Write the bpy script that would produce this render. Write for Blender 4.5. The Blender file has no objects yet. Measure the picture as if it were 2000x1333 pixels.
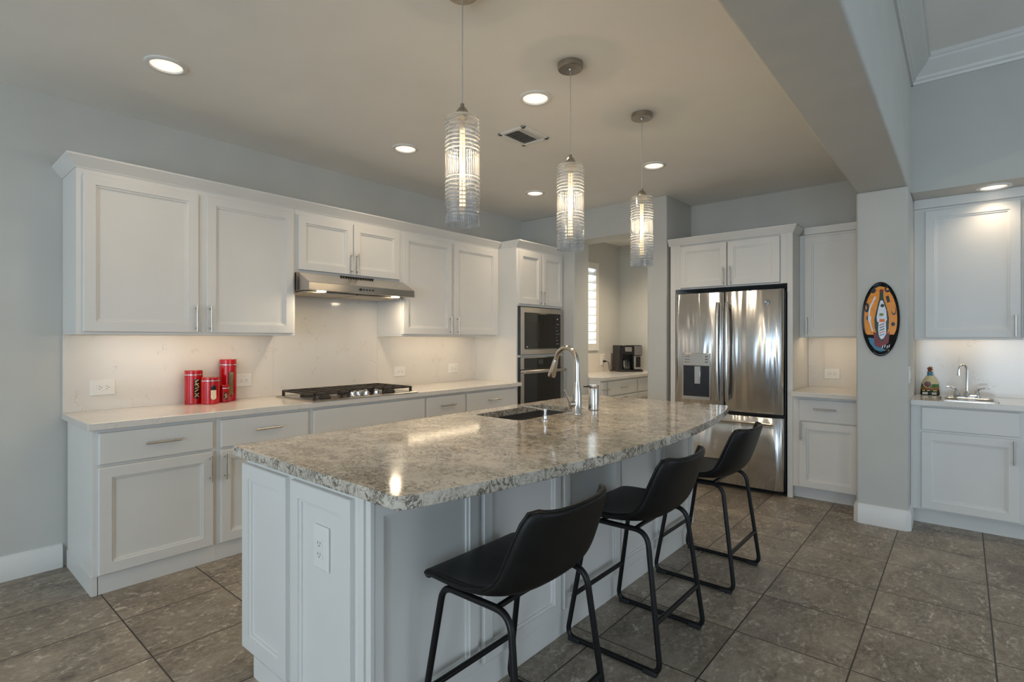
import bpy, bmesh, math, random
from mathutils import Vector, Matrix
random.seed(7)
S = bpy.context.scene
C = S.collection
PI = math.pi

# ------------------------------------------------------------------ camera
CAM_H = 1.3514
YAW = math.radians(40.4)
cam = bpy.data.cameras.new('camera')
cam.sensor_width = 36.0
cam.lens = 1035.35 / 2000 * 36.0
cam.shift_y = -2.7 / 2000
cam.clip_start = 0.05
camo = bpy.data.objects.new('camera', cam)
C.objects.link(camo)
camo.location = (0, 0, CAM_H)
camo.rotation_euler = (PI / 2, 0, YAW - PI / 2)
S.camera = camo

# ------------------------------------------------------------------ view
S.view_settings.view_transform = 'Standard'
S.view_settings.look = 'None'
S.view_settings.exposure = 0.3
S.view_settings.gamma = 1.0
S.view_settings.use_curve_mapping = False
cy = S.cycles
cy.max_bounces = 9
cy.diffuse_bounces = 5
cy.glossy_bounces = 5
cy.transmission_bounces = 7
cy.transparent_max_bounces = 12
cy.caustics_reflective = False
cy.caustics_refractive = False
cy.sample_clamp_indirect = 6.0
cy.use_denoising = True

# ------------------------------------------------------------------ sky outside the windows
W = bpy.data.worlds.new('sky')
S.world = W
W.use_nodes = True
bg = W.node_tree.nodes['Background']
bg.inputs[0].default_value = (0.62, 0.78, 1.0, 1)
bg.inputs[1].default_value = 1.6

# ------------------------------------------------------------------ daylight through the windows behind the camera
def area(name, loc, rot, sx, sy, power, col, spread=PI):
    L = bpy.data.lights.new(name, 'AREA')
    L.shape = 'RECTANGLE'
    L.size = sx
    L.size_y = sy
    L.energy = power
    L.color = col
    L.spread = spread
    o = bpy.data.objects.new(name, L)
    C.objects.link(o)
    o.location = loc
    o.rotation_euler = rot
    return o

DAY = (0.66, 0.84, 1.0)
DAY2 = (0.90, 0.95, 1.0)
REAR_X = -4.2
REAR_WINDOWS = ((3.0, 3.9), (0.2, 1.5), (-1.5, -0.2), (-4.3, -2.9))       # y ranges of the openings in the rear wall
for (a, b) in REAR_WINDOWS:
    area('daylight', (REAR_X + 0.02, (a + b) / 2, 1.3), (0, -PI / 2, 0), 2.3, b - a, ((46 if a > -2 else 30) if b < 0 else 25 if b < 3 else 14) * (b - a), DAY)
SIDE_Y = -5.2
SIDE_WINDOWS = ((0.3, 2.0), (2.6, 4.2))                    # x ranges of the openings in the wall to the right
for (a, b) in SIDE_WINDOWS:
    area('daylight', ((a + b) / 2, SIDE_Y + 0.02, 1.3), (PI / 2, 0, 0), b - a, 2.3, 8 * (b - a), DAY2)
# added warm fill light behind the camera, no fixture, to brighten the ceiling
GL = bpy.data.lights.new('added_warm_fill', 'POINT')
GL.energy = 12.0
GL.color = (1.0, 0.86, 0.66)
GL.shadow_soft_size = 0.22
glo = bpy.data.objects.new('added_warm_fill', GL)
C.objects.link(glo)
glo.location = (-1.7, 2.3, 2.15)

# ------------------------------------------------------------------ materials
class NT:
    def __init__(self, name):
        m = bpy.data.materials.new(name)
        m.use_nodes = True
        self.m = m
        self.t = m.node_tree
        self.b = self.t.nodes['Principled BSDF']
    def n(self, typ, **kw):
        nd = self.t.nodes.new(typ)
        for k, v in kw.items():
            if k[0] == '_':
                setattr(nd, k[1:], v)
            else:
                nd.inputs[k.replace('__', ' ')].default_value = v
        return nd
    def l(self, a, b):
        self.t.links.new(a, b)
    def mapping(self, scale=(1, 1, 1), coord='Object'):
        tc = self.n('ShaderNodeTexCoord')
        mp = self.n('ShaderNodeMapping')
        mp.inputs['Scale'].default_value = scale
        self.l(tc.outputs[coord], mp.inputs['Vector'])
        return mp.outputs['Vector']
    def noise(self, vec, scale, detail=3, rough=0.5, dist=0.0):
        nd = self.n('ShaderNodeTexNoise', Scale=scale, Detail=detail, Roughness=rough, Distortion=dist)
        self.l(vec, nd.inputs['Vector'])
        return nd.outputs['Fac']
    def ramp(self, fac, stops, interp='LINEAR'):
        r = self.n('ShaderNodeValToRGB')
        r.color_ramp.interpolation = interp
        e = r.color_ramp.elements
        while len(e) < len(stops):
            e.new(0.5)
        for el, (p, c) in zip(e, stops):
            el.position = p
            el.color = c if len(c) == 4 else (*c, 1)
        self.l(fac, r.inputs['Fac'])
        return r.outputs['Color']
    def math(self, op, a, b=None, c=None):
        nd = self.n('ShaderNodeMath', _operation=op)
        for i, v in enumerate((a, b, c)):
            if v is None:
                continue
            if isinstance(v, (int, float)):
                nd.inputs[i].default_value = v
            else:
                self.l(v, nd.inputs[i])
        return nd.outputs[0]
    def mix(self, fac, a, b):
        nd = self.n('ShaderNodeMix', _data_type='RGBA')
        for i, v in ((0, fac), (6, a), (7, b)):
            if isinstance(v, (int, float)):
                nd.inputs[i].default_value = v
            elif isinstance(v, tuple):
                nd.inputs[i].default_value = v if len(v) == 4 else (*v, 1)
            else:
                self.l(v, nd.inputs[i])
        return nd.outputs[2]
    def bump(self, h, strength=0.1, dist=0.01):
        nd = self.n('ShaderNodeBump', Strength=strength, Distance=dist)
        self.l(h, nd.inputs['Height'])
        self.l(nd.outputs['Normal'], self.b.inputs['Normal'])
        return nd
    def set(self, **kw):
        for k, v in kw.items():
            k = k.replace('__', ' ')
            if isinstance(v, tuple) and len(v) == 3:
                v = (*v, 1)
            if hasattr(v, 'node'):
                self.l(v, self.b.inputs[k])
            else:
                self.b.inputs[k].default_value = v
        return self

def s2l(r, g, b):
    f = lambda c: (c / 255 / 12.92) if c / 255 <= 0.04045 else ((c / 255 + 0.055) / 1.055) ** 2.4
    return (f(r), f(g), f(b))

def plain(name, col, rough=0.5, metal=0.0, var=0.04, scale=6.0, bump=0.0, bscale=120, **kw):
    t = NT(name)
    v = t.mapping()
    f = t.noise(v, scale, 3)
    c0 = tuple(max(0, c * (1 - var)) for c in col)
    c1 = tuple(min(1, c * (1 + var)) for c in col)
    t.set(Base__Color=t.ramp(f, [(0.3, c0), (0.7, c1)]), Roughness=rough, Metallic=metal, **kw)
    if bump:
        t.bump(t.noise(v, bscale, 2), bump, 0.002)
    return t.m

def emit(name, col, strength):
    t = NT(name)
    t.set(Base__Color=(0.8, 0.8, 0.8), Emission__Color=col, Emission__Strength=strength)
    return t.m

M = {}
M['wall'] = plain('wall_paint', (0.56, 0.56, 0.525), 0.75, var=0.025, scale=3, bump=0.12, bscale=45)
M['ceil'] = plain('ceiling_paint', (0.84, 0.82, 0.77), 0.85, var=0.02, scale=3, bump=0.08, bscale=60)
M['trim'] = plain('trim_paint', (0.74, 0.73, 0.70), 0.35, var=0.02)
M['cab'] = plain('cabinet_paint', (0.74, 0.725, 0.69), 0.38, var=0.015, scale=4, bump=0.02, bscale=200)
M['dark_gap'] = plain('shadow_gap', (0.02, 0.02, 0.02), 0.8)
M['nickel'] = plain('brushed_nickel', (0.55, 0.52, 0.47), 0.28, 1.0, var=0.05, scale=60)
M['chrome'] = plain('chrome', (0.75, 0.75, 0.76), 0.06, 1.0, var=0.02)
M['canopy'] = plain('satin_steel', (0.40, 0.37, 0.33), 0.3, 1.0, var=0.1, scale=80)
M['black_metal'] = plain('black_powder_coat', (0.006, 0.006, 0.0065), 0.38, 0.0, var=0.2, Specular__IOR__Level=0.3)
M['rubber'] = plain('black_rubber', (0.012, 0.012, 0.012), 0.7)
M['leather'] = plain('black_faux_leather', (0.007, 0.0065, 0.006), 0.42, var=0.25, scale=12, bump=0.25, bscale=260, Specular__IOR__Level=0.28)
M['black_plastic'] = plain('black_plastic', (0.012, 0.012, 0.013), 0.3)
M['black_glass'] = plain('black_oven_glass', (0.014, 0.013, 0.013), 0.05, var=0.1)
M['iron'] = plain('cast_iron', (0.035, 0.028, 0.022), 0.55, var=0.2, scale=40, bump=0.2)
M['white_plastic'] = plain('white_plastic', (0.80, 0.78, 0.74), 0.3, var=0.01)
M['slot'] = plain('dark_slot', (0.02, 0.018, 0.016), 0.6)
M['sink'] = plain('grey_composite', (0.10, 0.092, 0.086), 0.35, var=0.1, scale=40)
M['filter'] = plain('hood_filter', (0.50, 0.44, 0.36), 0.45, 0.6, var=0.1, scale=80)
M['red'] = plain('red_enamel', (0.46, 0.004, 0.008), 0.12, var=0.05)
M['pasta'] = plain('dry_pasta', (0.50, 0.36, 0.16), 0.5, var=0.3, scale=60)
M['spag'] = plain('green_brown_spaghetti', (0.25, 0.19, 0.06), 0.5, var=0.3, scale=60)
M['cream'] = plain('rice_grains', (0.70, 0.62, 0.46), 0.6, var=0.2, scale=200)
M['window_dark'] = plain('tinted_window', (0.012, 0.010, 0.008), 0.1)
M['lamp'] = emit('lamp_diffuser', (1.0, 0.86, 0.66), 0.85)
M['lamp_core'] = emit('lamp_core', (1.0, 0.95, 0.86), 2.2)
M['led'] = emit('led_strip', (1.0, 0.80, 0.54), 11.0)
M['hoodlamp'] = emit('hood_lamp', (1.0, 0.86, 0.62), 6.0)
M['glow'] = emit('sky_glow', (0.80, 0.90, 1.0), 1.9)
M['filament'] = emit('warm_filament', (1.0, 0.80, 0.46), 1.15)
M['ground_glow'] = M['glow']

def stainless(name, base=(0.60, 0.575, 0.54), rough=0.2, wav=0.0, brush=(1, 1, 60), aniso=0.0):
    t = NT(name)
    v = t.mapping(brush)
    f = t.noise(v, 8, 4, 0.6)
    t.set(Base__Color=t.ramp(f, [(0.3, tuple(c * 0.93 for c in base)), (0.7, base)]), Metallic=1.0,
          Roughness=t.math('MULTIPLY_ADD', f, 0.12, rough - 0.06))
    if wav:
        w = t.noise(t.mapping((3.6, 3.6, 0.42)), 1.5, 2, 0.45, 0.6)
        tg = t.n('ShaderNodeTangent', _direction_type='RADIAL', _axis='Z')
        t.l(tg.outputs[0], t.b.inputs['Tangent'])
        t.set(Anisotropic=aniso, Anisotropic__Rotation=0.25)
        t.bump(w, 1.0, wav)
    return t.m
M['steel'] = stainless('stainless_steel')
M['steel_h'] = stainless('stainless_horizontal_grain', (0.56, 0.52, 0.47), 0.24, brush=(1, 1, 50))
M['fridge'] = stainless('stainless_fridge_door', (0.71, 0.715, 0.72), 0.19, wav=0.026, brush=(60, 60, 1), aniso=0.85)
M['faucet'] = stainless('satin_faucet', (0.62, 0.58, 0.53), 0.17, brush=(40, 40, 1))

def white_quartz(name, base, fleck):
    t = NT(name)
    v = t.mapping()
    n1 = t.noise(v, 1.6, 4, 0.6, 0.8)
    n2 = t.noise(v, 16, 3, 0.55, 0.8)
    n3 = t.noise(v, 7, 2, 0.5)
    c = t.ramp(n1, [(0.3, tuple(x * 0.95 for x in base)), (0.7, base)])
    d = t.math('ABSOLUTE', t.math('SUBTRACT', n2, 0.53))
    line = t.math('SUBTRACT', 1.0, t.math('SMOOTH_MIN', t.math('MULTIPLY', d, 40.0), 1.0, 0.1))
    mask = t.math('GREATER_THAN', n3, 0.60)
    f = t.math('MULTIPLY', t.math('MULTIPLY', line, mask), 0.35)
    t.set(Base__Color=t.mix(f, c, fleck), Roughness=0.12, Specular__IOR__Level=0.5)
    return t.m
M['quartz'] = white_quartz('white_quartz', (0.74, 0.70, 0.645), (0.40, 0.33, 0.26))

def streak_quartz():
    t = NT('streaked_island_quartz')
    v = t.mapping()
    big = t.noise(v, 2.6, 3, 0.55, 0.5)
    mid = t.noise(v, 7.5, 3, 0.6, 1.2)
    fine = t.noise(t.mapping((1.5, 1.0, 1.0)), 19, 3, 0.6, 1.1)
    m2 = t.noise(v, 10.5, 2, 0.5, 0.4)
    m3 = t.noise(v, 30, 3, 0.6, 0.9)
    base = t.ramp(big, [(0.30, (0.55, 0.49, 0.40)), (0.55, (0.64, 0.58, 0.49)), (0.75, (0.74, 0.69, 0.60))])
    patch = t.ramp(mid, [(0.40, (0, 0, 0)), (0.66, (1, 1, 1))])
    c1 = t.mix(t.math('MULTIPLY', patch, 0.60), base, (0.40, 0.345, 0.27))
    d = t.math('ABSOLUTE', t.math('SUBTRACT', fine, 0.5))
    line = t.math('SUBTRACT', 1.0, t.math('MINIMUM', t.math('MULTIPLY', d, 18.0), 1.0))
    mask = t.ramp(m2, [(0.42, (0, 0, 0)), (0.50, (1, 1, 1))])
    sp = t.math('MULTIPLY', line, mask)
    d2 = t.math('ABSOLUTE', t.math('SUBTRACT', m3, 0.5))
    line2 = t.math('SUBTRACT', 1.0, t.math('MINIMUM', t.math('MULTIPLY', d2, 22.0), 1.0))
    sp2 = t.math('MULTIPLY', t.math('MULTIPLY', line2, t.ramp(mid, [(0.36, (0.25, 0.25, 0.25)), (0.54, (1, 1, 1))])), 0.80)
    c2 = t.mix(sp2, c1, (0.17, 0.135, 0.10))
    c3 = t.mix(t.math('MULTIPLY', sp, 0.9), c2, (0.062, 0.046, 0.033))
    t.set(Base__Color=c3, Roughness=0.10)
    return t.m
M['island_top'] = streak_quartz()

def floor_tiles():
    t = NT('slate_look_floor_tile')
    tc = t.n('ShaderNodeTexCoord')
    sep = t.n('ShaderNodeSeparateXYZ')
    t.l(tc.outputs['Object'], sep.inputs[0])
    P = 0.4545
    gx = t.math('DIVIDE', t.math('SUBTRACT', sep.outputs[0], 0.727 - 20 * P), P)
    gy = t.math('DIVIDE', t.math('SUBTRACT', sep.outputs[1], 0.352 - 20 * P), P)
    fx, fy = t.math('FRACT', gx), t.math('FRACT', gy)
    ex = t.math('MINIMUM', fx, t.math('SUBTRACT', 1.0, fx))
    ey = t.math('MINIMUM', fy, t.math('SUBTRACT', 1.0, fy))
    ed = t.math('MINIMUM', ex, ey)
    tile = t.n('ShaderNodeMapRange', From__Min=0.0045, From__Max=0.0085)
    t.l(ed, tile.inputs['Value'])
    comb = t.n('ShaderNodeCombineXYZ')
    t.l(t.math('FLOOR', gx), comb.inputs[0])
    t.l(t.math('FLOOR', gy), comb.inputs[1])
    wn = t.n('ShaderNodeTexWhiteNoise', _noise_dimensions='3D')
    t.l(comb.outputs[0], wn.inputs['Vector'])
    off = t.n('ShaderNodeVectorMath', _operation='MULTIPLY_ADD')
    t.l(wn.outputs['Color'], off.inputs[0])
    off.inputs[1].default_value = (7, 7, 7)
    t.l(tc.outputs['Object'], off.inputs[2])
    mp = t.n('ShaderNodeMapping')
    mp.inputs['Scale'].default_value = (0.95, 1.4, 1)
    mp.inputs['Rotation'].default_value = (0, 0, 0.25)
    t.l(off.outputs[0], mp.inputs['Vector'])
    v = mp.outputs['Vector']
    cloud = t.noise(v, 3.2, 5, 0.62, 0.6)
    grain = t.noise(v, 34, 6, 0.78, 0.6)
    wisp = t.noise(v, 11, 7, 0.80, 1.2)
    base = t.ramp(cloud, [(0.32, (0.105, 0.085, 0.064)), (0.5, (0.205, 0.170, 0.128)), (0.68, (0.330, 0.280, 0.220))])
    g = t.ramp(grain, [(0.42, (0, 0, 0)), (0.64, (1, 1, 1))])
    c1 = t.mix(t.math('MULTIPLY', g, 0.60), base, (0.44, 0.375, 0.295))
    w = t.ramp(wisp, [(0.53, (0, 0, 0)), (0.63, (1, 1, 1))])
    w2 = t.math('MULTIPLY', w, t.ramp(grain, [(0.44, (0, 0, 0)), (0.55, (1, 1, 1))]))
    c2 = t.mix(t.math('MULTIPLY', w2, 0.9), c1, (0.66, 0.60, 0.51))
    tone = t.math('MULTIPLY_ADD', wn.outputs['Value'], 0.26, 0.87)
    hs = t.n('ShaderNodeHueSaturation')
    t.l(c2, hs.inputs['Color'])
    t.l(tone, hs.inputs['Value'])
    c3 = t.mix(tile.outputs[0], (0.022, 0.018, 0.014), hs.outputs['Color'])
    t.set(Base__Color=c3, Roughness=t.math('MULTIPLY_ADD', grain, 0.2, 0.30))
    h = t.math('MULTIPLY_ADD', grain, 0.25, tile.outputs[0])
    t.bump(h, 0.5, 0.0025)
    return t.m
M['floor'] = floor_tiles()

def shade_glass():
    t = NT('ribbed_mercury_glass')
    tr = t.n('ShaderNodeBsdfTransparent')
    tr.inputs[0].default_value = (0.97, 0.98, 1.0, 1)
    gl = t.n('ShaderNodeBsdfGlossy', Roughness=0.05)
    gl.inputs['Color'].default_value = (0.90, 0.93, 0.97, 1)
    tc = t.n('ShaderNodeTexCoord')
    sep = t.n('ShaderNodeSeparateXYZ')
    t.l(tc.outputs['Object'], sep.inputs[0])
    z = sep.outputs[2]
    # three bands of horizontal threads, plain clear band between
    th = t.math('FRACT', t.math('MULTIPLY', z, 62.0))
    thread = t.math('LESS_THAN', t.math('ABSOLUTE', t.math('SUBTRACT', th, 0.5)), 0.15)
    upper = t.math('GREATER_THAN', z, 0.285)
    lower = t.math('MULTIPLY', t.math('LESS_THAN', z, 0.195), t.math('GREATER_THAN', z, 0.03))
    band = t.math('MAXIMUM', upper, lower)
    th = t.math('MULTIPLY', thread, band)
    ang = t.math('ARCTAN2', sep.outputs[1], sep.outputs[0])
    vt = t.math('LESS_THAN', t.math('ABSOLUTE', t.math('SUBTRACT', t.math('FRACT', t.math('MULTIPLY', ang, 7.0)), 0.5)), 0.10)
    vt = t.math('MULTIPLY', vt, t.math('SUBTRACT', 1.0, band))
    lw = t.n('ShaderNodeLayerWeight', Blend=0.35)
    f1 = t.math('MULTIPLY_ADD', lw.outputs['Facing'], 0.40, 0.14)
    mx = t.n('ShaderNodeMixShader')
    t.l(f1, mx.inputs[0])
    t.l(tr.outputs[0], mx.inputs[1])
    t.l(gl.outputs[0], mx.inputs[2])
    nz = t.noise(t.mapping((1, 1, 0.5)), 30, 2)
    bp = t.n('ShaderNodeBump', Strength=0.35, Distance=0.004)
    t.l(t.math('ADD', nz, t.math('MULTIPLY', th, 0.6)), bp.inputs['Height'])
    t.l(bp.outputs[0], gl.inputs['Normal'])
    dd = t.n('ShaderNodeBsdfDiffuse')
    dd.inputs['Color'].default_value = (0.24, 0.255, 0.28, 1)
    tl = t.n('ShaderNodeBsdfTranslucent')
    tl.inputs['Color'].default_value = (0.26, 0.275, 0.30, 1)
    df = t.n('ShaderNodeMixShader')
    df.inputs[0].default_value = 0.5
    t.l(dd.outputs[0], df.inputs[1])
    t.l(tl.outputs[0], df.inputs[2])
    rim = t.math('MULTIPLY', t.math('GREATER_THAN', z, 0.432), 0.85)
    mx2 = t.n('ShaderNodeMixShader')
    t.l(t.math('MAXIMUM', rim, t.math('MULTIPLY', t.math('MAXIMUM', th, vt), 0.66)), mx2.inputs[0])
    t.l(mx.outputs[0], mx2.inputs[1])
    t.l(df.outputs[0], mx2.inputs[2])
    out = t.t.nodes['Material Output']
    t.l(mx2.outputs[0], out.inputs['Surface'])
    return t.m
M['shade'] = shade_glass()

def clear_glass(name, col=(0.96, 0.98, 0.98), spec=0.10):
    t = NT(name)
    tr = t.n('ShaderNodeBsdfTransparent')
    tr.inputs[0].default_value = (*col, 1)
    gl = t.n('ShaderNodeBsdfGlossy', Roughness=0.02)
    lw = t.n('ShaderNodeLayerWeight', Blend=0.2)
    mx = t.n('ShaderNodeMixShader')
    t.l(t.math('MULTIPLY_ADD', lw.outputs['Facing'], 0.5, spec * 0.5), mx.inputs[0])
    t.l(tr.outputs[0], mx.inputs[1])
    t.l(gl.outputs[0], mx.inputs[2])
    t.l(mx.outputs[0], t.t.nodes['Material Output'].inputs['Surface'])
    return t.m
M['glass'] = clear_glass('clear_glass')
M['bulb_glass'] = clear_glass('amber_bulb_glass', (1.0, 0.93, 0.80), 0.2)

PAINT = {}
def paint(rgb, rough=0.25, name=None):
    k = (rgb, rough)
    if k not in PAINT:
        PAINT[k] = plain(name or 'painted_glaze', s2l(*rgb), rough, var=0.12, scale=60, Specular__IOR__Level=0.25)
    return PAINT[k]

# ------------------------------------------------------------------ mesh helpers
class MB:
    def __init__(self):
        self.bm = bmesh.new()
        self.mi = 0
    def face(self, pts):
        vs = [self.bm.verts.new(p) for p in pts]
        f = self.bm.faces.new(vs)
        f.material_index = self.mi
        return f
    def box(self, x0, x1, y0, y1, z0, z1):
        x0, x1 = sorted((x0, x1)); y0, y1 = sorted((y0, y1)); z0, z1 = sorted((z0, z1))
        v = [self.bm.verts.new(p) for p in ((x0, y0, z0), (x1, y0, z0), (x1, y1, z0), (x0, y1, z0),
                                            (x0, y0, z1), (x1, y0, z1), (x1, y1, z1), (x0, y1, z1))]
        for q in ((3, 2, 1, 0), (4, 5, 6, 7), (0, 1, 5, 4), (1, 2, 6, 5), (2, 3, 7, 6), (3, 0, 4, 7)):
            f = self.bm.faces.new([v[i] for i in q]); f.material_index = self.mi
        return self
    def loft(self, rings, cap0=True, cap1=True, closed=False):
        R = [[self.bm.verts.new(p) for p in r] for r in rings]
        n = len(R[0])
        pairs = list(zip(R, R[1:])) + ([(R[-1], R[0])] if closed else [])
        for a, b in pairs:
            for i in range(n):
                j = (i + 1) % n
                try:
                    f = self.bm.faces.new((a[i], a[j], b[j], b[i])); f.material_index = self.mi
                except ValueError:
                    pass
        if not closed:
            if cap0:
                f = self.bm.faces.new(list(reversed(R[0]))); f.material_index = self.mi
            if cap1:
                f = self.bm.faces.new(R[-1]); f.material_index = self.mi
        return self
    def prism(self, poly, fn, a0, a1):
        return self.loft([[fn(p, a0) for p in poly], [fn(p, a1) for p in poly]])
    def lathe(self, prof, cx=0, cy=0, cz=0, seg=28, ax='z', sx=1.0, sy=1.0, cap0=True, cap1=True):
        rings = []
        for r, h in prof:
            ring = []
            for i in range(seg):
                a = 2 * PI * i / seg
                p, q = math.cos(a) * r * sx, math.sin(a) * r * sy
                if ax == 'z':
                    ring.append((cx + p, cy + q, cz + h))
                elif ax == 'x':
                    ring.append((cx + h, cy + p, cz + q))
                else:
                    ring.append((cx + q, cy + h, cz + p))
            rings.append(ring)
        return self.loft(rings, cap0, cap1)
    def tube(self, pts, r, seg=10, closed=False, caps=True):
        pts = [Vector(p) for p in pts]
        n = len(pts)
        rr = r if isinstance(r, (list, tuple)) else [r] * n
        rings = []
        ref = None
        for i, p in enumerate(pts):
            if closed:
                t = (pts[(i + 1) % n] - pts[i - 1]).normalized()
            else:
                t = (pts[min(i + 1, n - 1)] - pts[max(i - 1, 0)]).normalized()
            if ref is None:
                ref = t.orthogonal().normalized()
            ref = (ref - t * ref.dot(t))
            ref = ref.normalized() if ref.length > 1e-6 else t.orthogonal().normalized()
            bn = t.cross(ref)
            rings.append([tuple(p + (ref * math.cos(2 * PI * k / seg) + bn * math.sin(2 * PI * k / seg)) * rr[i]) for k in range(seg)])
        return self.loft(rings, caps, caps, closed)
    def build(self, name, mat, parent=None, loc=(0, 0, 0), bevel=0.0, smooth=35, seg=2, world=True, recalc=True):
        if recalc:
            bmesh.ops.recalc_face_normals(self.bm, faces=self.bm.faces[:])
        if world:
            o0 = Vector(loc) if parent is None else root_loc(parent)
            if o0.length > 0:
                bmesh.ops.translate(self.bm, verts=self.bm.verts[:], vec=-o0)
        me = bpy.data.meshes.new(name)
        self.bm.to_mesh(me)
        self.bm.free()
        for m in (mat if isinstance(mat, (list, tuple)) else [mat]):
            me.materials.append(m)
        if smooth:
            me.polygons.foreach_set('use_smooth', [True] * len(me.polygons))
            me.set_sharp_from_angle(angle=math.radians(smooth))
        o = bpy.data.objects.new(name, me)
        C.objects.link(o)
        if parent is not None:
            o.parent = parent
        else:
            o.location = loc
        if bevel:
            b = o.modifiers.new('bevel', 'BEVEL')
            b.width = bevel
            b.segments = seg
            b.limit_method = 'ANGLE'
            b.angle_limit = math.radians(40)
        return o

def root_loc(o):
    while o.parent is not None:
        o = o.parent
    return Vector(o.location)

def arc(pts, rad, n=6):
    """round the inner corners of an open polyline"""
    P = [Vector(p) for p in pts]
    out = [P[0]]
    for i in range(1, len(P) - 1):
        a, b, c = P[i - 1], P[i], P[i + 1]
        r = rad[i - 1] if isinstance(rad, (list, tuple)) else rad
        u, w = (a - b).normalized(), (c - b).normalized()
        d = min(r, (a - b).length * 0.49, (c - b).length * 0.49)
        p, q = b + u * d, b + w * d
        for k in range(n + 1):
            s = k / n
            out.append(p * (1 - s) ** 2 + b * 2 * s * (1 - s) + q * s * s)
    out.append(P[-1])
    return out

def thing(name, label, cat, loc=(0, 0, 0), group=None, kind=None):
    o = bpy.data.objects.new(name, None)
    o.empty_display_size = 0.1
    C.objects.link(o)
    o.location = loc
    o['label'] = label
    o['category'] = cat
    if group:
        o['group'] = group
    if kind:
        o['kind'] = kind
    return o

def tag(o, label, cat, group=None, kind=None):
    o['label'] = label
    o['category'] = cat
    if group:
        o['group'] = group
    if kind:
        o['kind'] = kind
    return o

def struct(o):
    o['kind'] = 'structure'
    return o

# ------------------------------------------------------------------ cabinet pieces
class Face:
    """a vertical cabinet face: origin O on the face plane, u to the viewer's right, n outwards"""
    def __init__(self, O, u, n):
        self.O, self.u, self.n = Vector(O), Vector(u), Vector(n)
    def p(self, a, b, c):
        return tuple(self.O + self.u * a + Vector((0, 0, b)) + self.n * c)
FY = lambda y: Face((0, y, 0), (1, 0, 0), (0, -1, 0))       # faces -Y, a = X
FX = lambda x: Face((x, 0, 0), (0, -1, 0), (-1, 0, 0))      # faces -X, a = -Y
FYB = lambda y: Face((0, y, 0), (-1, 0, 0), (0, 1, 0))      # faces +Y, a = -X

def ringset(F, a0, a1, b0, b1, steps):
    return [[F.p(a0 + i, b0 + i, c), F.p(a1 - i, b0 + i, c), F.p(a1 - i, b1 - i, c), F.p(a0 + i, b1 - i, c)] for i, c in steps]

def door(F, a0, a1, b0, b1, parent, name='door', stile=0.056, t=0.02, mat=None, label=None):
    m = MB()
    m.loft(ringset(F, a0, a1, b0, b1, [(0, 0.0005), (0, t - 0.003), (0.003, t), (stile, t), (stile + 0.0008, t - 0.0065),
                                      (stile + 0.012, t - 0.0075), (stile + 0.0128, t - 0.014), (stile + 0.022, t - 0.0145)]))
    o = m.build(name, mat or M['cab'], parent, smooth=0)
    if label:
        o['label'] = label
    return o

def slab(F, a0, a1, b0, b1, parent, name='drawer', t=0.02, mat=None):
    m = MB()
    m.loft(ringset(F, a0, a1, b0, b1, [(0, 0.0005), (0, t - 0.005), (0.0015, t - 0.002), (0.005, t)]))
    return m.build(name, mat or M['cab'], parent, smooth=0)

def pull(F, a, b, vertical, parent, L=0.165, off=0.02, name='handle', mat=None):
    m = MB()
    h = L / 2
    r = 0.0058
    if vertical:
        m.tube([F.p(a, b - h, off + 0.03), F.p(a, b + h, off + 0.03)], r, 12)
        for s in (-1, 1):
            m.tube([F.p(a, b + s * h * 0.76, off - 0.001), F.p(a, b + s * h * 0.76, off + 0.03)], 0.0045, 10)
    else:
        m.tube([F.p(a - h, b, off + 0.03), F.p(a + h, b, off + 0.03)], r, 12)
        for s in (-1, 1):
            m.tube([F.p(a + s * h * 0.76, b, off - 0.001), F.p(a + s * h * 0.76, b, off + 0.03)], 0.0045, 10)
    o = m.build(name, mat or M['nickel'], parent, smooth=40)
    o['label'] = 'brushed metal bar handle'
    return o

def fbox(m, F, a0, a1, b0, b1, c0, c1):
    p, q = F.p(a0, b0, c0), F.p(a1, b1, c1)
    m.box(p[0], q[0], p[1], q[1], p[2], q[2])
    return m

def outlet(F, a, b, label, vertical=False, group='duplex outlets', w=0.128, h=0.096):
    if vertical:
        w, h = 0.094, 0.148
    r = thing('outlet', label, 'outlet', F.p(a, b, 0), group)
    m = MB()
    m.loft(ringset(F, a - w / 2, a + w / 2, b - h / 2, b + h / 2, [(0, 0.0), (0, 0.004), (0.005, 0.008)]))
    m.build('cover_plate', M['white_plastic'], r, smooth=0)
    rw, rh = (0.068, 0.034) if not vertical else (0.036, 0.070)
    m = MB()
    m.loft(ringset(F, a - rw / 2, a + rw / 2, b - rh / 2, b + rh / 2, [(0, 0.007), (0, 0.0105), (0.001, 0.0115)]))
    rec = m.build('receptacle', M['white_plastic'], r, smooth=0)
    m = MB()
    for s in (-1, 1):
        if vertical:
            c = b + s * 0.019
            fbox(m, F, a - 0.009, a - 0.0065, c - 0.004, c + 0.005, 0.010, 0.0119)
            fbox(m, F, a + 0.0055, a + 0.008, c - 0.004, c + 0.005, 0.010, 0.0119)
            fbox(m, F, a - 0.003, a + 0.002, c - 0.012, c - 0.008, 0.010, 0.0119)
        else:
            c = a + s * 0.018
            fbox(m, F, c - 0.005, c + 0.004, b - 0.009, b - 0.0065, 0.010, 0.0119)
            fbox(m, F, c - 0.005, c + 0.004, b + 0.0055, b + 0.008, 0.010, 0.0119)
            fbox(m, F, c + 0.008, c + 0.012, b - 0.003, b + 0.002, 0.010, 0.0119)
    m.build('slot', M['slot'], rec, smooth=0)
    return r

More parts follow.
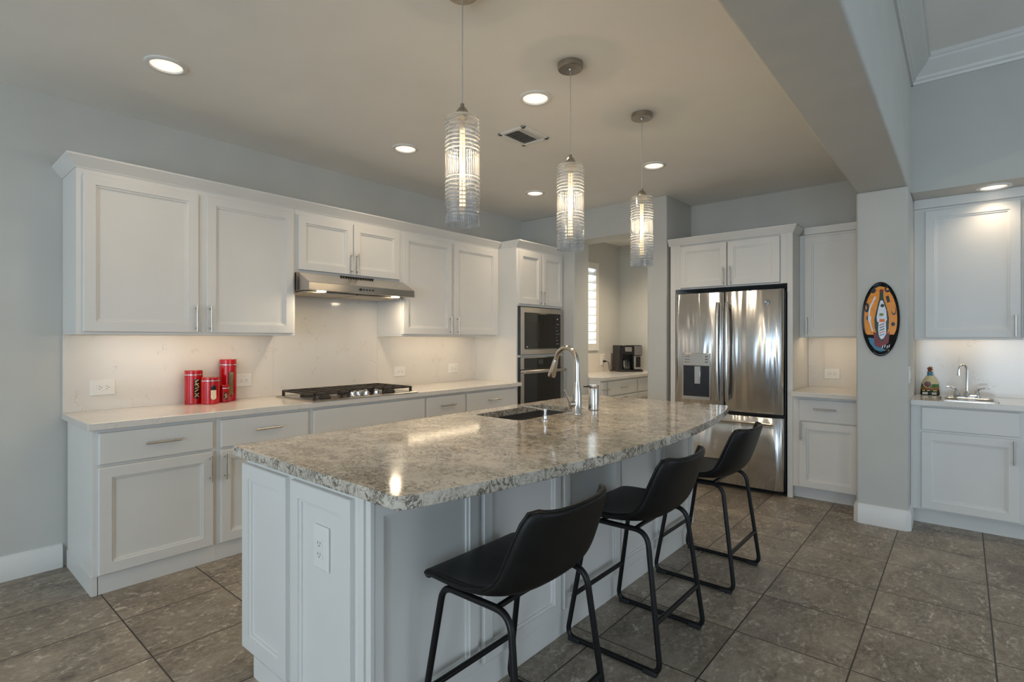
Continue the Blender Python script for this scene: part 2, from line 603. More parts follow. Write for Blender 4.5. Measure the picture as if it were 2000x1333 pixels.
# ------------------------------------------------------------------ room shell
CEIL = 2.785
CEIL2 = 3.40
WY = 4.085          # long wall with the range
WX = 4.98           # wall with the pantry opening
NX = 5.60           # wall behind the refrigerator
BX = 5.43           # wall behind the wet bar
BWX = 4.92          # wall above the wet bar
COLX, COLY0, COLY1 = 4.655, 0.295, 0.605
SOF = 2.44
PY, PX, PCEIL = 3.78, 6.84, 2.70

m = MB(); m.box(-4.4, 7.2, -5.4, 4.4, -0.12, 0)
struct(m.build('floor', M['floor'], smooth=0))
m = MB(); m.box(-4.4, NX + 0.2, COLY1, WY + 0.2, CEIL, CEIL + 0.15)
struct(m.build('ceiling', M['ceil'], smooth=0))
m = MB(); m.box(-4.4, 6.0, -5.4, COLY0, CEIL2, CEIL2 + 0.15)
struct(m.build('ceiling_living_room', M['ceil'], smooth=0))
m = MB(); m.box(-4.4, WX, WY, WY + 0.2, 0, CEIL)
struct(m.build('wall_left', M['wall'], smooth=0))
# wall with the pantry opening: header, pier beside the refrigerator, piece behind the oven cabinet
m = MB(); m.box(WX, WX + 0.30, 3.321, WY + 0.2, 0, CEIL)
struct(m.build('wall_beside_oven', M['wall'], bevel=0.012, seg=3, smooth=30))
m = MB(); m.box(WX + 0.001, WX + 0.30, 2.43, 3.33, 2.46, CEIL)
struct(m.build('wall_over_opening', M['wall'], smooth=0))
m = MB(); m.box(WX, NX + 0.2, 2.232, 2.439, 0, CEIL)
struct(m.build('wall_beside_refrigerator', M['wall'], bevel=0.012, seg=3, smooth=30))
m = MB(); m.box(NX, NX + 0.2, COLY0, 2.232, 0, CEIL)
struct(m.build('wall_back', M['wall'], smooth=0))
# column and beam between kitchen and living room
m = MB(); m.box(COLX, NX, COLY0, COLY1, 0, SOF)
struct(m.build('wall_end_column', M['wall'], bevel=0.014, seg=3, smooth=30))
m = MB(); m.box(-4.4, NX, COLY0, COLY1, SOF, CEIL2 + 0.15)
struct(m.build('ceiling_beam', M['wall'], bevel=0.014, seg=3, smooth=30))
# wet bar recess: wall above, soffit, wall behind
m = MB(); m.box(BWX, NX, -5.4, COLY0, SOF, CEIL2)
struct(m.build('wall_right', M['wall'], smooth=0))
m = MB(); m.box(BX, NX, -1.6, COLY0, 0, SOF)
struct(m.build('wall_bar_recess', M['wall'], smooth=0))
m = MB(); m.box(BWX, NX, -5.4, -1.6, 0, SOF)
struct(m.build('wall_right_lower', M['wall'], smooth=0))
# pantry shell
m = MB()
m.box(WX + 0.30, 5.42, PY, PY + 0.15, 0, PCEIL)
struct(m.build('wall_pantry', M['wall'], smooth=0))
m = MB()
m.box(6.235, PX + 0.15, PY, PY + 0.15, 0, PCEIL)
m.box(5.42, 6.235, PY, PY + 0.15, 0, 1.205)
m.box(5.42, 6.235, PY, PY + 0.15, 2.385, PCEIL)
struct(m.build('wall_pantry_window', M['wall'], smooth=0))
m = MB(); m.box(PX, PX + 0.15, 1.6, PY, 0, PCEIL)
struct(m.build('wall_pantry_end', M['wall'], smooth=0))
m = MB(); m.box(NX + 0.2, PX + 0.15, 1.45, 1.6, 0, PCEIL)
struct(m.build('wall_pantry_side', M['wall'], smooth=0))
m = MB(); m.box(WX + 0.30, PX + 0.15, 2.439, PY + 0.15, PCEIL, PCEIL + 0.1)
m.box(NX + 0.2, PX + 0.15, 1.45, 2.439, PCEIL, PCEIL + 0.1)
struct(m.build('ceiling_pantry', M['ceil'], smooth=0))
# walls behind the camera with tall window openings
def opening_wall(name, fixed, t, spans, lo, hi, axis, z1):
    m = MB()
    cuts = sorted(spans)
    def seg(a, b, c, d):
        if axis == 'y':
            m.box(fixed - t, fixed, a, b, c, d)
        else:
            m.box(a, b, fixed - t, fixed, c, d)
    x = lo
    for a, b in cuts:
        seg(x, a, 0, z1)
        seg(a, b, 0, 0.12)
        seg(a, b, 2.47, z1)
        x = b
    seg(x, hi, 0, z1)
    return struct(m.build(name, M['wall'], smooth=0))
opening_wall('wall_rear', REAR_X, 0.2, REAR_WINDOWS, -5.4, WY + 0.2, 'y', CEIL2 + 0.15)
opening_wall('wall_side', SIDE_Y, 0.2, SIDE_WINDOWS, -4.4, BWX, 'x', CEIL2 + 0.15)
k = 2
for a, b in REAR_WINDOWS:
    m = MB()
    for y0, y1 in ((a, a + 0.05), (b - 0.05, b), ((a + b) / 2 - 0.03, (a + b) / 2 + 0.03)):
        m.box(REAR_X + 0.03, REAR_X + 0.07, y0, y1, 0.12, 2.47)
    m.box(REAR_X + 0.03, REAR_X + 0.07, a, b, 0.12, 0.18)
    m.box(REAR_X + 0.03, REAR_X + 0.07, a, b, 2.41, 2.47)
    struct(m.build('window_%d' % k, M['trim'], smooth=0)); k += 1
for a, b in SIDE_WINDOWS:
    m = MB()
    for x0, x1 in ((a, a + 0.05), (b - 0.05, b), ((a + b) / 2 - 0.03, (a + b) / 2 + 0.03)):
        m.box(x0, x1, SIDE_Y + 0.03, SIDE_Y + 0.07, 0.12, 2.47)
    m.box(a, b, SIDE_Y + 0.03, SIDE_Y + 0.07, 0.12, 0.18)
    m.box(a, b, SIDE_Y + 0.03, SIDE_Y + 0.07, 2.41, 2.47)
    struct(m.build('window_%d' % k, M['trim'], smooth=0)); k += 1

# baseboards
BB = [(0, 0), (0.017, 0), (0.017, 0.112), (0.011, 0.124), (0.009, 0.136), (0, 0.140)]
m = MB(); m.prism(BB, lambda p, x: (x, WY - p[0], p[1]), -4.2, 0.668)
struct(m.build('baseboard_left', M['trim'], smooth=30))
def ring_base(x0, x1, y0, y1):
    m = MB()
    prof = [(0.017, 0), (0.017, 0.115), (0.010, 0.130), (0.008, 0.142), (-0.004, 0.145)]
    r = 0.012
    rings = []
    for d, z in prof:
        ring = []
        # open path: from kitchen side back, round the front, to the bar side back
        pts = [(x1, y1 + d), (x0 + r, y1 + d), (x0 - d, y1 - r), (x0 - d, y0 + r), (x0 + r, y0 - d), (x1, y0 - d)]
        rings.append([(a, b, z) for a, b in pts])
    vs = [[m.bm.verts.new(p) for p in rg] for rg in rings]
    for a, b in zip(vs, vs[1:]):
        for i in range(len(a) - 1):
            m.bm.faces.new((a[i], a[i + 1], b[i + 1], b[i]))
    return m
m = ring_base(COLX, 4.90, COLY0, COLY1)
struct(m.build('baseboard_column', M['trim'], smooth=30))
# crown moulding of the living room
CR = [(0, 0), (0.014, 0), (0.018, 0.016), (0.030, 0.026), (0.034, 0.044), (0.055, 0.068), (0.085, 0.094), (0.105, 0.118), (0.108, 0.134), (0.120, 0.140), (0.120, 0.170), (0, 0.170)]
Z0 = CEIL2 - 0.168
m = MB(); m.prism(CR, lambda p, y: (BWX - p[0], y, Z0 + p[1]), -5.2, COLY0)
struct(m.build('trim_1', M['trim'], smooth=25))
m = MB(); m.prism(CR, lambda p, x: (x, COLY0 - p[0], Z0 + p[1]), -4.2, BWX)
struct(m.build('trim_2', M['wall'], smooth=25))

# pantry window with plantation shutter
w = thing('window_1', 'narrow pantry window with white plantation shutter', 'window', (5.83, PY, 1.2), kind='structure')
m = MB()
for x0, x1 in ((5.42, 5.47), (6.165, 6.235)):
    m.box(x0, x1, PY - 0.02, PY + 0.03, 1.205, 2.385)
m.box(5.47, 6.165, PY - 0.02, PY + 0.03, 1.205, 1.30)
m.box(5.47, 6.165, PY - 0.02, PY + 0.03, 2.30, 2.385)
m.build('window_frame', M['trim'], w, bevel=0.003, smooth=0)
m = MB()
for i in range(9):
    z = 1.355 + i * 0.108
    m.prism([(-0.042, -0.010), (0.042, 0.038), (0.042, 0.046), (-0.042, -0.002)], lambda p, x, z=z: (x, PY + 0.006 + p[0] * 0.8, z + p[1] * 1.1), 5.472, 6.163)
m.build('shutter_slats', M['trim'], w, smooth=0)
m = MB(); m.box(5.42, 6.235, PY + 0.14, PY + 0.145, 1.205, 2.385)
m.build('window_pane', M['glass'], w, smooth=0)
area('daylight', (5.83, PY + 0.30, 1.80), (PI / 2, 0, PI), 0.8, 1.15, 16, (0.85, 0.93, 1.0))

# ------------------------------------------------------------------ long wall: upper cabinets
def lamp_strip(parent, x0, x1, y0, y1, z):
    m = MB(); m.box(x0, x1, y0, y1, z - 0.010, z)
    o = m.build('led_strip', M['led'], parent, smooth=0)
    o['label'] = 'glowing warm light strip under the cabinet'
    return o

def upper(name_label, x0, x1, z0, z1, doors, handles, led=None):
    r = thing('upper_cabinet', name_label, 'cabinet', ((x0 + x1) / 2, WY, z0), 'white upper wall cabinets')
    F = FY(3.731)
    m = MB()
    m.box(x0, x1, 3.731, WY - 0.002, z0 + 0.018, z1)
    m.box(x0, x1, 3.731, 3.750, z0, z0 + 0.018)
    m.box(x0, x0 + 0.016, 3.750, WY - 0.002, z0, z0 + 0.018)
    m.box(x1 - 0.016, x1, 3.750, WY - 0.002, z0, z0 + 0.018)
    m.build('cabinet_body', M['cab'], r, bevel=0.0015, smooth=0)
    for (a0, a1, b0, b1), (ha, hb) in zip(doors, handles):
        d = door(F, a0, a1, b0, b1, r)
        pull(F, ha, hb, True, d)
    if led:
        lamp_strip(r, led[0], led[1], 3.805, 3.828, z0 + 0.0175)
    return r

upper('white two-door upper cabinet left of the range hood', 0.669, 1.928, 1.379, 2.31,
      [(0.697, 1.280, 1.397, 2.279), (1.327, 1.910, 1.397, 2.279)], [(1.262, 1.487), (1.345, 1.487)], (0.80, 1.75))
upper('short white upper cabinet directly above the range hood', 1.9285, 2.8845, 1.846, 2.31,
      [(1.949, 2.404, 1.868, 2.272), (2.411, 2.862, 1.868, 2.272)], [(2.385, 1.957), (2.436, 1.957)])
upper('white two-door upper cabinet between range hood and oven tower', 2.885, 4.1605, 1.379, 2.31,
      [(2.904, 3.478, 1.399, 2.272), (3.513, 4.118, 1.399, 2.272)], [(3.452, 1.487), (3.545, 1.487)], (3.05, 3.95))

# crown along the tops of the cabinets
def crown_profile(z, a=0.044, h=0.066):
    return [(0.0012, z), (0.0012, z + h), (a + 0.004, z + h), (a + 0.004, z + h - 0.010), (a, z + h - 0.014), (0.006, z + 0.006), (0.004, z)]

def sweep(m, path, prof):
    """path: list of (x, y, ox, oy) with the mitred outward offset direction"""
    rings = [[(x + ox * d, y + oy * d, z) for d, z in prof] for x, y, ox, oy in path]
    return m.loft(rings)

r = thing('cabinet_crown', 'white angled crown strip running along the tops of the long wall cabinets', 'crown molding', (2.8, WY, 2.30), kind='thing')
m = MB()
sweep(m, [(0.669, WY, -1, 0), (0.669, 3.731, -1, -1), (4.161, 3.731, 0, -1)], crown_profile(2.308))
m.build('crown_run', M['cab'], r, smooth=0)
m = MB()
sweep(m, [(4.161, 3.731 - 0.05, -0.2, 0), (4.161, 3.483, -0.2, -1), (4.98, 3.483, 0, -1)], crown_profile(2.308))
m.box(4.175, 4.978, 3.50, WY - 0.002, 2.31, 2.372)
m.build('crown_over_oven', M['cab'], r, smooth=0)

# backsplash and worktop
m = MB(); m.box(0.667, 1.928, 4.068, WY - 0.001, 0.915, 1.378); m.box(1.929, 2.884, 4.068, WY - 0.001, 0.915, 1.70); m.box(2.885, 4.160, 4.068, WY - 0.001, 0.915, 1.378)
m.box(1.929, 2.884, 4.068, WY - 0.001, 1.70, 1.845)
tag(m.build('backsplash', M['quartz'], loc=(2.4, WY, 0.915), smooth=0), 'white quartz backsplash slab behind the gas cooktop', 'backsplash')
m = MB(); m.box(0.664, 4.160, 3.437, WY - 0.001, 0.877, 0.9145)
m.box(4.159, 4.195, 3.437, 3.482, 0.877, 0.9145)
tag(m.build('countertop', M['quartz'], loc=(2.4, 3.76, 0.877), bevel=0.003, smooth=0), 'white quartz countertop along the long wall holding the cooktop', 'countertop')

# base cabinets of the long wall
def base_cab(label, x0, x1, drawers, doors, hdr, hdo, end_panel=False):
    r = thing('base_cabinet', label, 'cabinet', ((x0 + x1) / 2, 3.78, 0), 'white base cabinets under the long countertop')
    F = FY(3.477)
    m = MB()
    m.box(x0, x1, 3.477, WY - 0.02, 0.098, 0.8765)
    m.build('cabinet_body', M['cab'], r, bevel=0.0015, smooth=0)
    m = MB(); m.box(x0 + (0.026 if end_panel else 0), x1, 3.481, 3.50, 0, 0.098)
    m.build('toe_board', M['cab'], r, smooth=0)
    if end_panel:
        m = MB(); m.box(x0 - 0.004, x0 + 0.022, 3.479, WY - 0.02, 0, 0.099)
        m.build('end_panel_foot', M['cab'], r, smooth=0)
    for (a0, a1, b0, b1), h in zip(drawers, hdr):
        d = slab(F, a0, a1, b0, b1, r)
        if h:
            pull(F, h[0], h[1], False, d, L=0.17)
    for (a0, a1, b0, b1), h in zip(doors, hdo):
        d = door(F, a0, a1, b0, b1, r)
        pull(F, h[0], h[1], True, d, L=0.155)
    return r
ZD0, ZD1, ZB0, ZB1 = 0.689, 0.857, 0.106, 0.673
base_cab('white base cabinet at the left end of the long countertop, below the first outlet', 0.689, 1.2945,
         [(0.714, 1.273, ZD0, ZD1)], [(0.714, 1.273, ZB0, ZB1)], [(1.005, 0.777)], [(1.253, 0.575)], True)
base_cab('white base cabinet below the red canisters, partly behind the island', 1.295, 1.9055,
         [(1.317, 1.886, ZD0, ZD1)], [(1.317, 1.886, ZB0, ZB1)], [(1.60, 0.777)], [(1.337, 0.575)])
base_cab('wide white base cabinet with a blank front under the gas cooktop', 1.906, 2.940,
         [(1.925, 2.929, ZD0, ZD1)], [(1.925, 2.425, ZB0, ZB1), (2.430, 2.929, ZB0, ZB1)], [None], [(2.40, 0.575), (2.455, 0.575)])
base_cab('narrow white drawer cabinet just right of the cooktop', 2.9405, 3.4195,
         [(2.952, 3.406, ZD0, ZD1)], [(2.952, 3.406, ZB0, ZB1)], [(3.18, 0.777)], [(2.975, 0.575)])
base_cab('white drawer cabinet between the narrow drawer cabinet and the oven tower', 3.420, 4.160,
         [(3.433, 4.134, ZD0, ZD1)], [(3.433, 3.78, ZB0, ZB1), (3.785, 4.134, ZB0, ZB1)], [(3.785, 0.777)], [(3.755, 0.575), (3.81, 0.575)])

# ------------------------------------------------------------------ oven tower
r = thing('oven_tower_cabinet', 'tall white cabinet holding the microwave and wall oven', 'cabinet', (4.57, 3.78, 0))
F = FY(3.483)
m = MB()
m.box(4.161, 4.183, 3.483, WY - 0.002, 0.0, 2.309)
m.box(4.958, 4.979, 3.483, WY - 0.002, 0.0, 2.309)
m.box(4.183, 4.958, 3.483, WY - 0.002, 1.700, 2.309)
m.box(4.183, 4.958, 3.483, WY - 0.002, 1.168, 1.190)
m.box(4.183, 4.958, 3.483, WY - 0.002, 0.10, 0.42)
m.box(4.183, 4.958, 4.05, WY - 0.002, 0.42, 1.70)
m.build('cabinet_body', M['cab'], r, bevel=0.0015, smooth=0)
for a0, a1, h in ((4.190, 4.568, 4.545), (4.590, 4.957, 4.614)):
    d = door(F, a0, a1, 1.722, 2.273, r)
    pull(F, h, 1.80, True, d, L=0.155)
d = slab(F, 4.20, 4.94, 0.13, 0.40, r)
pull(F, 4.57, 0.27, False, d)

r = thing('microwave', 'built-in steel framed microwave with black glass front in the oven tower', 'microwave', (4.57, 3.6, 1.19))
m = MB(); m.box(4.19, 4.95, 3.484, 4.0, 1.1905, 1.699)
m.build('case', M['black_plastic'], r, smooth=0)
m = MB()
m.loft(ringset(F, 4.208, 4.957, 1.192, 1.690, [(0, 0.0005), (0, 0.022), (0.004, 0.026), (0.055, 0.026), (0.057, 0.020)]), cap1=False)
m.build('trim_frame', M['steel_h'], r, smooth=0)
m = MB(); m.loft(ringset(F, 4.262, 4.903, 1.255, 1.630, [(0, 0.006), (0, 0.026), (0.004, 0.030)]))
dr = m.build('door', M['black_glass'], r, smooth=0)
m = MB(); m.box(4.32, 4.545, 3.4525, 3.4535, 1.33, 1.545)
m.build('door_window', M['window_dark'], dr, smooth=0)
gp = plain('grey_print', (0.20, 0.19, 0.18), 0.5)
for i in range(7):
    m = MB(); m.box(4.818, 4.872 - 0.02 * (i % 3), 3.4522, 3.4533, 1.30 + i * 0.036, 1.308 + i * 0.036)
    m.build('button_row', gp, r, smooth=0)
m = MB(); m.box(4.29, 4.312, 3.4522, 3.4533, 1.272, 1.280)
m.build('door_badge', M['white_plastic'], dr, smooth=0)
m = MB(); m.box(4.83, 4.85, 3.4522, 3.4533, 1.572, 1.583)
m.build('clock_display', M['white_plastic'], r, smooth=0)

r = thing('wall_oven', 'black glass wall oven with steel bar handle below the microwave', 'oven', (4.57, 3.6, 0.42))
m = MB(); m.box(4.19, 4.95, 3.484, 4.04, 0.4205, 1.1675)
m.build('case', M['black_plastic'], r, smooth=0)
m = MB(); m.loft(ringset(F, 4.208, 4.957, 1.040, 1.164, [(0, 0.0005), (0, 0.020), (0.003, 0.023), (0.012, 0.023)]))
m.mi = 1
fbox(m, F, 4.262, 4.905, 1.044, 1.160, 0.020, 0.0255)
m.build('control_panel', [M['steel_h'], M['black_glass']], r, smooth=0)
m = MB(); fbox(m, F, 4.50, 4.58, 1.09, 1.14, 0.025, 0.0262)
m.build('display', plain('oven_display', (0.05, 0.05, 0.052), 0.15), r, smooth=0)
m = MB(); m.loft(ringset(F, 4.208, 4.957, 0.43, 1.030, [(0, 0.0005), (0, 0.022), (0.003, 0.025), (0.012, 0.025)]))
m.mi = 1
fbox(m, F, 4.262, 4.905, 0.47, 0.995, 0.020, 0.0275)
dr = m.build('door', [M['steel_h'], M['black_glass']], r, smooth=0)
m = MB()
m.box(4.215, 4.95, 3.408, 3.424, 1.003, 1.031)
m.box(4.235, 4.255, 3.424, 3.459, 1.005, 1.029)
m.box(4.905, 4.925, 3.424, 3.459, 1.005, 1.029)
m.build('door_handle', M['steel_h'], dr, bevel=0.004)

# ------------------------------------------------------------------ range hood
r = thing('range_hood', 'stainless under-cabinet range hood above the gas cooktop', 'range hood', (2.41, 3.85, 1.69))
HX0, HX1 = 1.932, 2.881
m = MB()
m.prism([(4.067, 1.70), (4.067, 1.8455), (3.69, 1.8455), (3.535, 1.764), (3.535, 1.708), (3.550, 1.708), (3.560, 1.713), (4.05, 1.706)],
        lambda p, x: (x, p[0], p[1]), HX0, HX1)
m.build('hood_shell', M['steel_h'], r, bevel=0.002, smooth=0)
for x0, x1 in ((1.96, 2.395), (2.415, 2.855)):
    m = MB(); m.box(x0, x1, 3.66, 4.04, 1.698, 1.709)
    m.build('grease_filter', M['filter'], r, bevel=0.002, smooth=0)
for x in (2.07, 2.74):
    m = MB(); m.lathe([(0.0, 0.0), (0.032, 0.0), (0.034, 0.006), (0.034, 0.012)], x, 3.61, 1.702, 20)
    m.build('hood_light', M['hoodlamp'], r)
m = MB()
for i in range(5):
    m.lathe([(0.0, -0.005), (0.006 if i else 0.010, -0.005), (0.006 if i else 0.010, 0.001)], 2.354 + i * 0.028, 3.535, 1.737, 12, 'y')
m.build('control_buttons', M['black_plastic'], r)
m = MB()
for i in range(14):
    m.box(2.27 + i * 0.022, 2.283 + i * 0.022, 3.668, 3.688, 1.840, 1.8475)
m.build('vent_slots', M['slot'], r, smooth=0)
for i, x in enumerate((2.07, 2.74)):
    area('hood_lamp_light', (x, 3.61, 1.69), (0, 0, 0), 0.06, 0.06, 1.4, (1.0, 0.82, 0.58))

# ------------------------------------------------------------------ cooktop
r = thing('gas_cooktop', 'stainless gas cooktop with cast iron grates and front knobs', 'cooktop', (2.37, 3.70, 0.915))
m = MB(); m.loft([[(1.900, 3.432, 0.9146), (2.838, 3.432, 0.9146), (2.838, 3.975, 0.9146), (1.900, 3.975, 0.9146)],
                  [(1.900, 3.432, 0.920), (2.838, 3.432, 0.920), (2.838, 3.975, 0.920), (1.900, 3.975, 0.920)],
                  [(1.915, 3.447, 0.926), (2.823, 3.447, 0.926), (2.823, 3.960, 0.926), (1.915, 3.960, 0.926)],
                  [(1.93, 3.462, 0.920), (2.808, 3.462, 0.920), (2.808, 3.945, 0.920), (1.93, 3.945, 0.920)]])
m.build('tray', M['steel_h'], r, smooth=0)
def grate(x0, x1, y0, y1):
    m = MB()
    z0, z1 = 0.955, 0.968
    b = 0.012
    for yy in (y0, y1 - b):
        m.box(x0, x1, yy, yy + b, z0, z1)
    for xx in (x0, x1 - b):
        m.box(xx, xx + b, y0, y1, z0, z1)
    n = 3
    for i in range(1, n):
        xx = x0 + (x1 - x0) * i / n
        m.box(xx - b / 2, xx + b / 2, y0, y1, z0, z1)
    for yy in (y0 + (y1 - y0) * 0.27, (y0 + y1) / 2, y0 + (y1 - y0) * 0.73):
        m.box(x0, x1, yy - b / 2, yy + b / 2, z0, z1)
    for xx in (x0, x1 - 0.018):
        for yy in (y0, y1 - 0.018):
            m.box(xx, xx + 0.018, yy, yy + 0.018, 0.922, z0)
    return m
for g in ((1.935, 2.225, 3.475, 3.945), (2.229, 2.515, 3.60, 3.945), (2.519, 2.805, 3.475, 3.945)):
    grate(*g).build('grate', M['iron'], r, bevel=0.002, smooth=0)
for x, y, rr in ((2.08, 3.58, 0.036), (2.08, 3.83, 0.045), (2.372, 3.77, 0.055), (2.66, 3.58, 0.036), (2.66, 3.83, 0.045)):
    m = MB(); m.lathe([(rr * 1.2, 0), (rr * 1.2, 0.010), (rr, 0.014), (rr, 0.022), (rr * 0.7, 0.026), (0.0, 0.026)], x, y, 0.9205, 20)
    m.build('burner', M['iron'], r)
for x, y in ((2.262, 3.505), (2.335, 3.545), (2.405, 3.550), (2.475, 3.505), (2.37, 3.485)):
    m = MB(); m.lathe([(0.024, 0), (0.024, 0.006), (0.019, 0.010), (0.018, 0.030), (0.014, 0.034), (0.0, 0.034)], x, y, 0.921, 18)
    m.box(x - 0.005, x + 0.005, y - 0.019, y + 0.019, 0.953, 0.964)
    m.build('knob', M['chrome'], r)

# ------------------------------------------------------------------ wall outlets of the long wall
F = FY(4.068)
outlet(F, 0.860, 1.055, 'white duplex outlet nearest the left end of the long backsplash')
outlet(F, 1.700, 1.050, 'white duplex outlet partly behind the tall red canister')
outlet(F, 3.135, 1.050, 'white duplex outlet on the backsplash just right of the cooktop')
outlet(F, 3.823, 1.050, 'white duplex outlet on the backsplash beside the oven tower')

# ------------------------------------------------------------------ red canisters
def canister(label, x, y, rad, h, fill, win, content):
    r = thing('canister', label, 'canister', (x, y, 0.9145), 'red pantry canisters with window fronts')
    lid = h * 0.0 + max(0.022, h * 0.13)
    z = 0.9145
    m = MB(); m.lathe([(rad - 0.003, 0.0), (rad, 0.003), (rad, h - lid - 0.004), (rad - 0.001, h - lid - 0.003)], x, y, z, 64)
    body = m.build('tin_body', M['red'], r)
    m = MB(); m.lathe([(rad + 0.0005, h - lid - 0.003), (rad + 0.0012, h - lid), (rad + 0.0005, h - lid + 0.003)], x, y, z, 64)
    m.build('seal_ring', M['chrome'], r)
    m = MB(); m.lathe([(rad, h - lid + 0.003), (rad, h - 0.004), (rad - 0.003, h), (0.0, h)], x, y, z, 64)
    m.build('lid', M['red'], r)
    # window: a patch bent round the tin, seen from the camera and turned a little to the right
    base = math.atan2(-y, -x) + 0.36
    ww, b0, b1 = win
    m = MB()
    n, k = 10, 14
    grid = []
    for i in range(k + 1):
        s = i / k
        zz = b0 + (b1 - b0) * s
        e = min(zz - b0, b1 - zz)
        half = ww / 2 if e >= ww / 2 else math.sqrt(max(0, (ww / 2) ** 2 - (ww / 2 - e) ** 2))
        row = []
        for j in range(n + 1):
            a = base + (j / n - 0.5) * 2 * half / rad
            row.append(m.bm.verts.new((x + math.cos(a) * (rad + 0.0006), y + math.sin(a) * (rad + 0.0006), z + zz)))
        grid.append(row)
    for i in range(k):
        for j in range(n):
            try:
                f = m.bm.faces.new((grid[i][j], grid[i][j + 1], grid[i + 1][j + 1], grid[i + 1][j]))
                zz = b0 + (b1 - b0) * (i + 0.5) / k
                f.material_index = 1 if (fill and zz - b0 < (b1 - b0) * fill) else 0
            except ValueError:
                pass
    bmesh.ops.remove_doubles(m.bm, verts=m.bm.verts[:], dist=1e-5)
    wd = m.build('window', [M['window_dark'], M['cream']], body)
    if content:
        m = MB()
        for (da, z0, db, z1, rr) in content:
            a0, a1 = base + da / rad, base + db / rad
            q = rad + 0.001
            pts = []
            for s in range(6):
                a = a0 + (a1 - a0) * s / 5
                pts.append((x + math.cos(a) * q, y + math.sin(a) * q, z + z0 + (z1 - z0) * s / 5))
            m.tube(pts, rr, 6)
        m.build('pasta', M['pasta'] if h < 0.27 else M['spag'], body)
bow = [(-0.012, 0.05, 0.012, 0.075, 0.004), (0.012, 0.05, -0.012, 0.075, 0.004), (-0.012, 0.085, 0.010, 0.10, 0.004), (-0.010, 0.105, 0.012, 0.115, 0.0035),
       (0.012, 0.12, -0.008, 0.145, 0.004), (-0.012, 0.13, 0.012, 0.14, 0.0035), (-0.010, 0.15, 0.010, 0.165, 0.004)]
canister('medium red canister at the left of the group, window full of bow pasta', 1.345, 3.995, 0.054, 0.228, 0, (0.036, 0.035, 0.175), bow)
canister('short wide red canister in front with half-empty cream window', 1.418, 3.905, 0.056, 0.182, 0.66, (0.034, 0.030, 0.132), None)
sm = [(-0.009, 0.025, 0.008, 0.035, 0.003), (-0.006, 0.04, 0.010, 0.045, 0.003), (-0.010, 0.05, 0.004, 0.062, 0.003), (0.0, 0.03, 0.004, 0.06, 0.003)]
canister('smallest red canister, standing before the tallest one', 1.518, 3.940, 0.033, 0.120, 0, (0.026, 0.018, 0.070), sm)
sp = [(-0.012 + 0.004 * i, 0.045, -0.008 + 0.0032 * i + (0.006 if i % 2 else 0), 0.205, 0.0022) for i in range(7)]
canister('tallest red canister with a long window of spaghetti', 1.574, 4.012, 0.0545, 0.296, 0, (0.034, 0.035, 0.215), sp)

# ------------------------------------------------------------------ island
r = thing('island_cabinet', 'large white panelled kitchen island base under the streaked quartz top', 'island', (2.25, 1.85, 0))
IX0, IX1, IYF, IYB = 0.965, 3.505, 1.398, 2.270
m = MB()
m.box(IX0, IX1, IYF, 2.165, 0.0, 0.10)
m.box(IX0, 2.15, IYF, IYB, 0.10, 0.8735)
m.box(2.95, IX1, IYF, IYB, 0.10, 0.8735)
m.box(2.15, 2.95, IYF, 1.75, 0.10, 0.8735)
m.box(2.15, 2.95, 1.75, IYB, 0.10, 0.62)
m.box(2.15, 2.95, 2.235, IYB, 0.62, 0.8735)
m.build('cabinet_body', M['cab'], r, bevel=0.0015, smooth=0)
F = FX(IX0)
door(F, -2.272, -1.905, 0.085, 0.842, r, 'end_panel', t=0.02)
door(F, -1.866, -1.482, 0.060, 0.842, r, 'end_panel', t=0.02)
m = MB(); m.box(0.950, 0.966, 1.375, 1.400, 0.0, 0.8735)
m.build('corner_post', M['cab'], r, bevel=0.002, smooth=0)
m = MB(); m.box(0.952, 0.966, 1.415, 1.442, 0.0, 0.8735)
m.build('corner_post', M['cab'], r, bevel=0.002, smooth=0)
m = MB(); m.box(0.946, 0.9655, 1.875, 2.163, 0.0, 0.084); m.box(0.946, 0.9655, 1.45, 1.875, 0.0, 0.059)
m.build('end_base_board', M['cab'], r, smooth=0)
F = FY(IYF)
for a0, a1 in ((0.956, 1.428), (1.458, 1.962), (1.988, 2.505), (2.522, 3.022), (3.040, 3.503)):
    door(F, a0, a1, 0.124, 0.845, r, 'back_panel', stile=0.045)
F = FYB(IYB)
for a0, a1 in ((0.99, 1.55), (1.57, 2.13), (2.16, 2.55), (2.57, 2.94), (2.97, 3.48)):
    d = slab(F, -a1, -a0, 0.69, 0.85, r)
    d2 = door(F, -a1, -a0, 0.106, 0.673, r)
    pull(F, -(a0 + a1) / 2, 0.77, False, d)
    pull(F, -a0 - 0.03, 0.575, True, d2)

# quartz top with sink cut-out
m = MB()
top, hole = [], []
def arc_pts():
    xa, ya, xb, yb, sag = 0.913, 1.190, 3.605, 1.180, 0.175
    pts = []
    for i in range(41):
        s = i / 40
        x = xa + (xb - xa) * s
        y = ya + (yb - ya) * s
        c = (xb - xa)
        Rr = (c * c / 4 + sag * sag) / (2 * sag)
        dx = (s - 0.5) * c
        pts.append((x, y - (math.sqrt(Rr * Rr - dx * dx) - (Rr - sag))))
    return pts
def rnd(c, p, q, n=4):
    P0, B, Q0 = Vector(p), Vector(c), Vector(q)
    return [tuple(P0 * (1 - s) ** 2 + B * 2 * s * (1 - s) + Q0 * s * s) for s in [k / n for k in range(n + 1)]]
front = arc_pts()
outline = rnd((0.913, 1.190), (0.913, 1.205), front[1]) [:-1] + front[1:-1] + rnd((3.605, 1.180), front[-2], (3.605, 1.20))[1:] + [(3.605, 2.293), (0.919, 2.293)]
SX0, SX1, SY0, SY1 = 2.205, 2.885, 1.822, 2.175
rr = 0.05
hole = []
